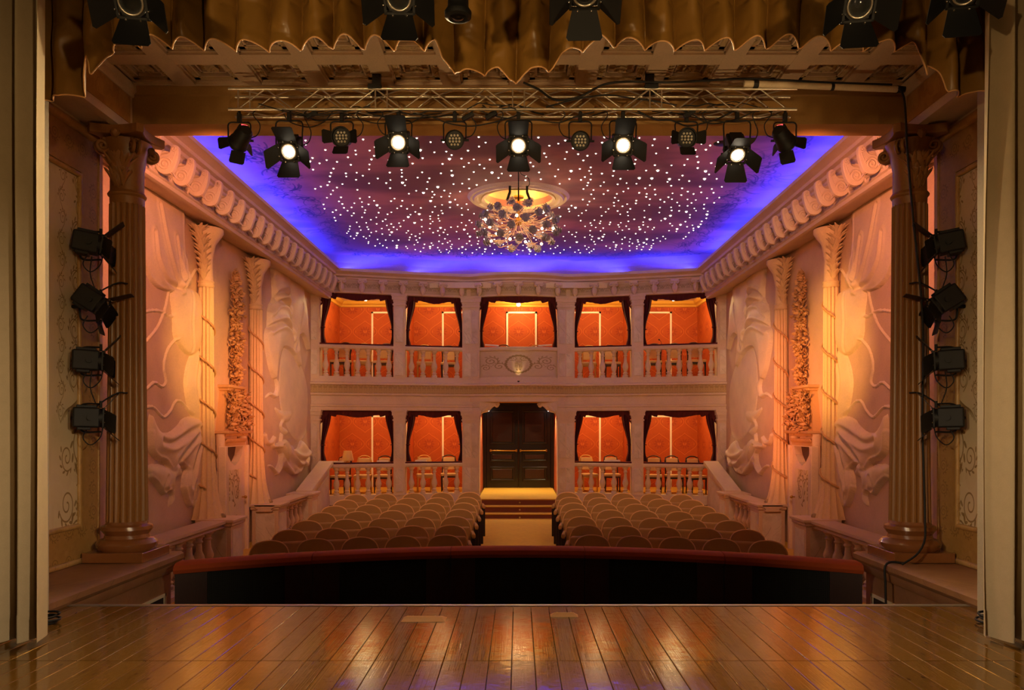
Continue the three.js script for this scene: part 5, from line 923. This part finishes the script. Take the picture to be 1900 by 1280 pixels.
// ---------------------------------------------------------------- curtains
function sheet(nu, nv, f) {
  const g = new THREE.PlaneGeometry(1, 1, nu, nv), p = g.attributes.position;
  for (let i = 0; i < p.count; i++) p.setXYZ(i, ...f(p.getX(i) + 0.5, 0.5 - p.getY(i)));   // v runs down
  g.computeVertexNormals();
  return bare(g);
}
{ // gold valance with scalloped hem, a drop in the middle and tails at both ends
  const E = [[-3.66, 3.93], [-3.55, 3.99], [-3.43, 3.96], [-3.30, 4.02], [-3.27, 4.17], [-3.24, 4.28], [-3.21, 4.21], [-3.19, 4.11], [-3.14, 4.21], [-3.08, 4.34], [-3.0, 4.37], [-0.61, 4.365], [-0.57, 4.26], [-0.436, 4.158], [-0.15, 4.18], [-0.07, 4.112], [0.01, 4.112], [0.09, 4.17], [0.256, 4.194], [0.32, 4.27], [0.46, 4.34], [0.6, 4.374], [2.96, 4.365], [3.01, 4.226], [3.05, 4.12], [3.08, 4.21], [3.11, 4.26], [3.16, 4.145], [3.2, 3.99], [3.37, 4.007], [3.45, 3.98], [3.6, 3.95]];
  const hemY = (x) => { let i = 0; while (i < E.length - 2 && E[i + 1][0] < x) i++; const u = clamp((x - E[i][0]) / (E[i + 1][0] - E[i][0]), 0, 1); const y = lerp(E[i][1], E[i + 1][1], u); const plain = (x > -3 && x < -0.62) || (x > 0.6 && x < 2.95); return y + (plain ? (0.034 + 0.014 * Math.sin(x * 3.7)) * Math.abs(Math.sin(x * 13.2)) - 0.01 : 0); };
  const zz = (x, y) => -5.97 + 0.15 * Math.abs(Math.sin((x + 0.02 * Math.sin(y * 2 + x * 3)) * 13.2)) ** 0.75 + 0.012 * Math.sin(x * 31 + y * 5) + 0.009 * Math.sin(x * 9 - y * 14) + 0.02 * Math.sin(x * 4.1);
  const t = thing('valance', 'gold-brown satin valance with scalloped hem across the top of the stage opening', 'curtain', [0, 0, 0]);
  obj('cloth', [sheet(1400, 30, (u, v) => { const x = lerp(-3.66, 3.6, u), y = lerp(5.6, hemY(x), v); return [x, y, zz(x, y)]; })], M.satin, t);
  const hp = []; for (let i = 0; i <= 700; i++) { const x = lerp(-3.66, 3.6, i / 700), y = hemY(x); hp.push([x, y, zz(x, y)]); }
  obj('hem', [tube(hp, 0.006, 1400, 5)], M.hem, t);
}
for (const S of [-1, 1]) { // heavy pale curtains hanging at both sides of the stage
  const t = thing('stage_curtain', `tall pale grey-beige stage curtain hanging in folds at the ${side(S)} edge`, 'curtain', [0, 0, 0]);
  const x0 = 3.25, x1 = 4.7, zc = (x, y) => -5.5 + (0.26 + 0.05 * Math.sin(x * 5)) * Math.abs(Math.sin((x + 0.02 * Math.sin(x * 11) + 0.008 * Math.sin(y * 0.9 + x * 6) + (S > 0 ? 0.05 : 0)) * 19)) ** 1.5 + 0.008 * Math.sin(x * 60 + y);
  obj('cloth', [sheet(420, 40, (u, v) => { const y = lerp(7.1, 0.035, v), x = lerp(x0 + 0.012 * Math.sin(y * 0.8), x1, u); return [-x, y, zc(x, y)]; })], M.legCloth, t, false, S);
  obj('hem', [sheet(420, 4, (u, v) => { const y = lerp(0.22, 0.03, v), x = lerp(x0 + 0.012 * Math.sin(y * 0.8) - 0.002, x1, u); return [-x, y, zc(x, y) + 0.004]; })], M.legCloth, t, false, S);
}
// red curtains around every box opening
const bayOf = [[0, 'far left', -5.0, -3.22], [1, 'centre-left', -2.93, -1.48], [2, 'middle', -1.02, 1.02], [3, 'centre-right', 1.48, 2.93], [4, 'far right', 3.22, 5.0]];
for (const [tier, , top] of TIER) for (const [i, name, a, b] of bayOf) {
  if (tier === 'lower' && i === 2) continue;
  const t = thing('box_curtain', `dark red velvet curtain framing the opening of the ${tier} ${name} box`, 'curtain', [0, 0, 0], 0, 'box curtains');
  const w = b - a, y0 = top - 1.34;
  const drop = (u) => { const m = Math.min(u, 1 - u); return m < 0.1 ? lerp(0.34, 0.09, m / 0.1) : m < 0.2 ? 0.09 + 0.07 * Math.sin((m - 0.1) * 10 * PI / 2) : lerp(0.11, 0.18, smoothstep(m, 0.2, 0.5)); };
  obj('pelmet', [fac(sheet(80, 8, (u, v) => { const x = lerp(a + 0.0, b - 0.0, u); return [x, lerp(top + 0.02, top - drop(u), v), -0.1 + 0.018 * Math.sin(x * 46) * v]; }))], M.boxVelvet, t);
  for (const s of [-1, 1]) {
    const edge = s < 0 ? a : b;
    const drape = obj('drape', [fac(sheet(24, 30, (u, v) => { const ww = lerp(0.21, 0.07, smoothstep(v, 0, 0.75)) + 0.05 * smoothstep(v, 0.8, 1), o = 0.03 * smoothstep(v, 0.2, 0.65); return [edge - s * (u * ww + 0.035 - o), lerp(top + 0.02, y0 + 0.02, v), -0.12 + 0.03 * Math.sin(u * 18) - 0.01 * u]; }))], M.boxVelvet, t);
    obj('tieback', [new THREE.TorusGeometry(0.05, 0.012, 6, 14).rotateX(PI / 2).scale(1, 1, 0.8).translate(edge - s * 0.05, y0 + 0.46, -planD(edge - s * 0.05) - 0.11)], M.boxVelvet, drape);
  }
}

// ---------------------------------------------------------------- furnishings of the boxes
function makeChair(name, wood, seatMat) {
  const t = new THREE.Group(); t.name = name;
  for (const [x, z] of [[-0.19, 0.18], [0.19, 0.18]]) obj('leg', [lathe([[0.014, 0], [0.02, 0.2], [0.024, 0.42]], 8).translate(x, 0, z)], wood, t);
  for (const x of [-0.18, 0.18]) obj('leg', [tube([[x, 0, -0.22], [x, 0.42, -0.18], [x * 0.95, 0.7, -0.21], [x * 0.9, 0.93, -0.26]], 0.018, 14, 6)], wood, t);
  obj('seat', [rbox(0.44, 0.07, 0.42, 0.025, 0, 0.45, 0)], seatMat, t);
  obj('seat_rail', [rbox(0.42, 0.05, 0.4, 0.01, 0, 0.4, 0)], wood, t);
  obj('backrest', [rbox(0.32, 0.34, 0.035, 0.016, 0, 0, 0).rotateX(-0.15).translate(0, 0.74, -0.215)], seatMat, t);
  obj('back_frame', [tube([[-0.17, 0.6, -0.2], [-0.18, 0.85, -0.245], [-0.1, 0.95, -0.26], [0.1, 0.95, -0.26], [0.18, 0.85, -0.245], [0.17, 0.6, -0.2]], 0.016, 30, 6)], wood, t);
  return t;
}
const chairs = [makeChair('box_chair', M.chairWood, M.chairSeat), makeChair('box_chair', M.chairGold, M.chairSeat), makeChair('box_chair', M.chairBlack, M.chairSeat)];
const chairLook = ['dark wooden chair with pale seat', 'gilt chair with pale seat', 'black chair with pale seat'];
for (const [tier, y] of [['lower', -0.27], ['upper', 2.73]]) for (const [i, name, a, b] of bayOf) {
  if (tier === 'lower' && i === 2) continue;
  const n = i % 4 === 0 ? 3 : 2;
  for (let k = 0; k < n; k++) {
    const x = lerp(a + 0.1, b - 0.1, (k + 0.5) / n), kind = i === 4 && k > 0 ? 2 : (i + k) % 2, seatNo = k === 0 ? 'left-hand' : k === n - 1 ? 'right-hand' : 'middle';
    dup(chairs[kind], [x, y, -planD(x) - 0.62 - 0.1 * (k % 2)], rr(-0.25, 0.25), `${chairLook[kind]}, ${seatNo} one in the ${tier} ${name} box`, 'chairs in the boxes');
    tag(scene.children[scene.children.length - 1], null, 'chair');
  }
}
for (const [tier, y, list] of [['upper', 5.1, [[0, -4.1, 20.95], [1, -2.15, 21.2], [2, 0, 21.9], [3, 2.15, 21.2], [4, 4.15, 20.95]]], ['lower', 2.4, [[0, -4.1, 21.0], [1, -2.15, 21.2], [3, 2.15, 21.2], [4, 4.15, 21.0]]]]) for (const [i, x, d] of list) {
  const t = thing('ceiling_lamp', `small glowing ceiling lamp in the ${tier} ${bayOf[i][1]} box`, 'lamp', [x, y, -d], 0, 'ceiling lamps of the boxes');
  obj('mount', [lathe([[0.0, 0], [0.06, 0], [0.065, -0.02], [0.02, -0.035], [0.015, -0.16]], 16)], M.brass, t);
  obj('globe', [new THREE.SphereGeometry(0.055, 16, 12).translate(0, -0.2, 0)], M.boxBulb, t);
  bulbLight('box_lamp', LC.box, LI.box * (i === 2 ? 0.8 : 1) * (tier === 'lower' ? 0.85 : 1), [0, -0.2, 0], 2, t);  // lower lamps are out of view above the openings, placed to light the boxes
}
{
  const y = 0.565, t = thing('table_lamp', 'small cream-shaded lamp standing on the rail of the lower far left box', 'lamp', [-4.36, y, -planD(-4.36) - 0.1]);
  obj('base', [lathe([[0.05, 0], [0.05, 0.01], [0.012, 0.03], [0.012, 0.1]], 14)], M.brass, t);
  obj('shade', [lathe([[0.15, 0.05], [0.1, 0.3]], 24)], M.lampShade, t);
  for (const [i, x, w, lab] of [[0, -4.62, 0.36, 'pale music folder beside the small lamp on the lower far left box rail'], [0, -3.5, 0.3, 'pale folder at the right end of the lower far left box rail'], [1, -2.55, 0.3, 'pale folder on the rail of the lower centre-left box'], [3, 2.45, 0.42, 'pale folder on the rail of the lower centre-right box']]) {
    const f = thing('folder', lab, 'folder', [x, y, -planD(x) - 0.07]); obj('cover', [rbox(w, 0.035, 0.1, 0.004, 0, 0.02, 0)], M.paper, f); obj('page', [box(-w / 2 + 0.01, w / 2 - 0.01, 0.037, 0.043, -0.045, 0.045)], M.white, f); void i;
  }
  for (const s of [-1, 1]) { const f = thing('folder', `open pale book on the ${side(s)} of the middle box's rail`, 'folder', [s * 0.7, 3.585, -planD(0.7) - 0.06]); obj('cover', [rbox(0.36, 0.03, 0.1, 0.004, 0, 0.015, 0).rotateZ(s * 0.06).translate(0, 0.01, 0)], M.paper, f); }
  const m = thing('gooseneck_microphone', 'small gooseneck microphone at the left of the upper far right box', 'microphone', [3.62, 3.585, -planD(3.62) - 0.1]);
  obj('neck', [tube([[0.08, 0, 0], [0.06, 0.08, 0], [0.02, 0.13, 0]], 0.006, 12, 5)], M.black, m); obj('capsule', [new THREE.SphereGeometry(0.02, 10, 8).translate(0.01, 0.14, 0)], M.black, m);
}
renderer.render(scene, camera);
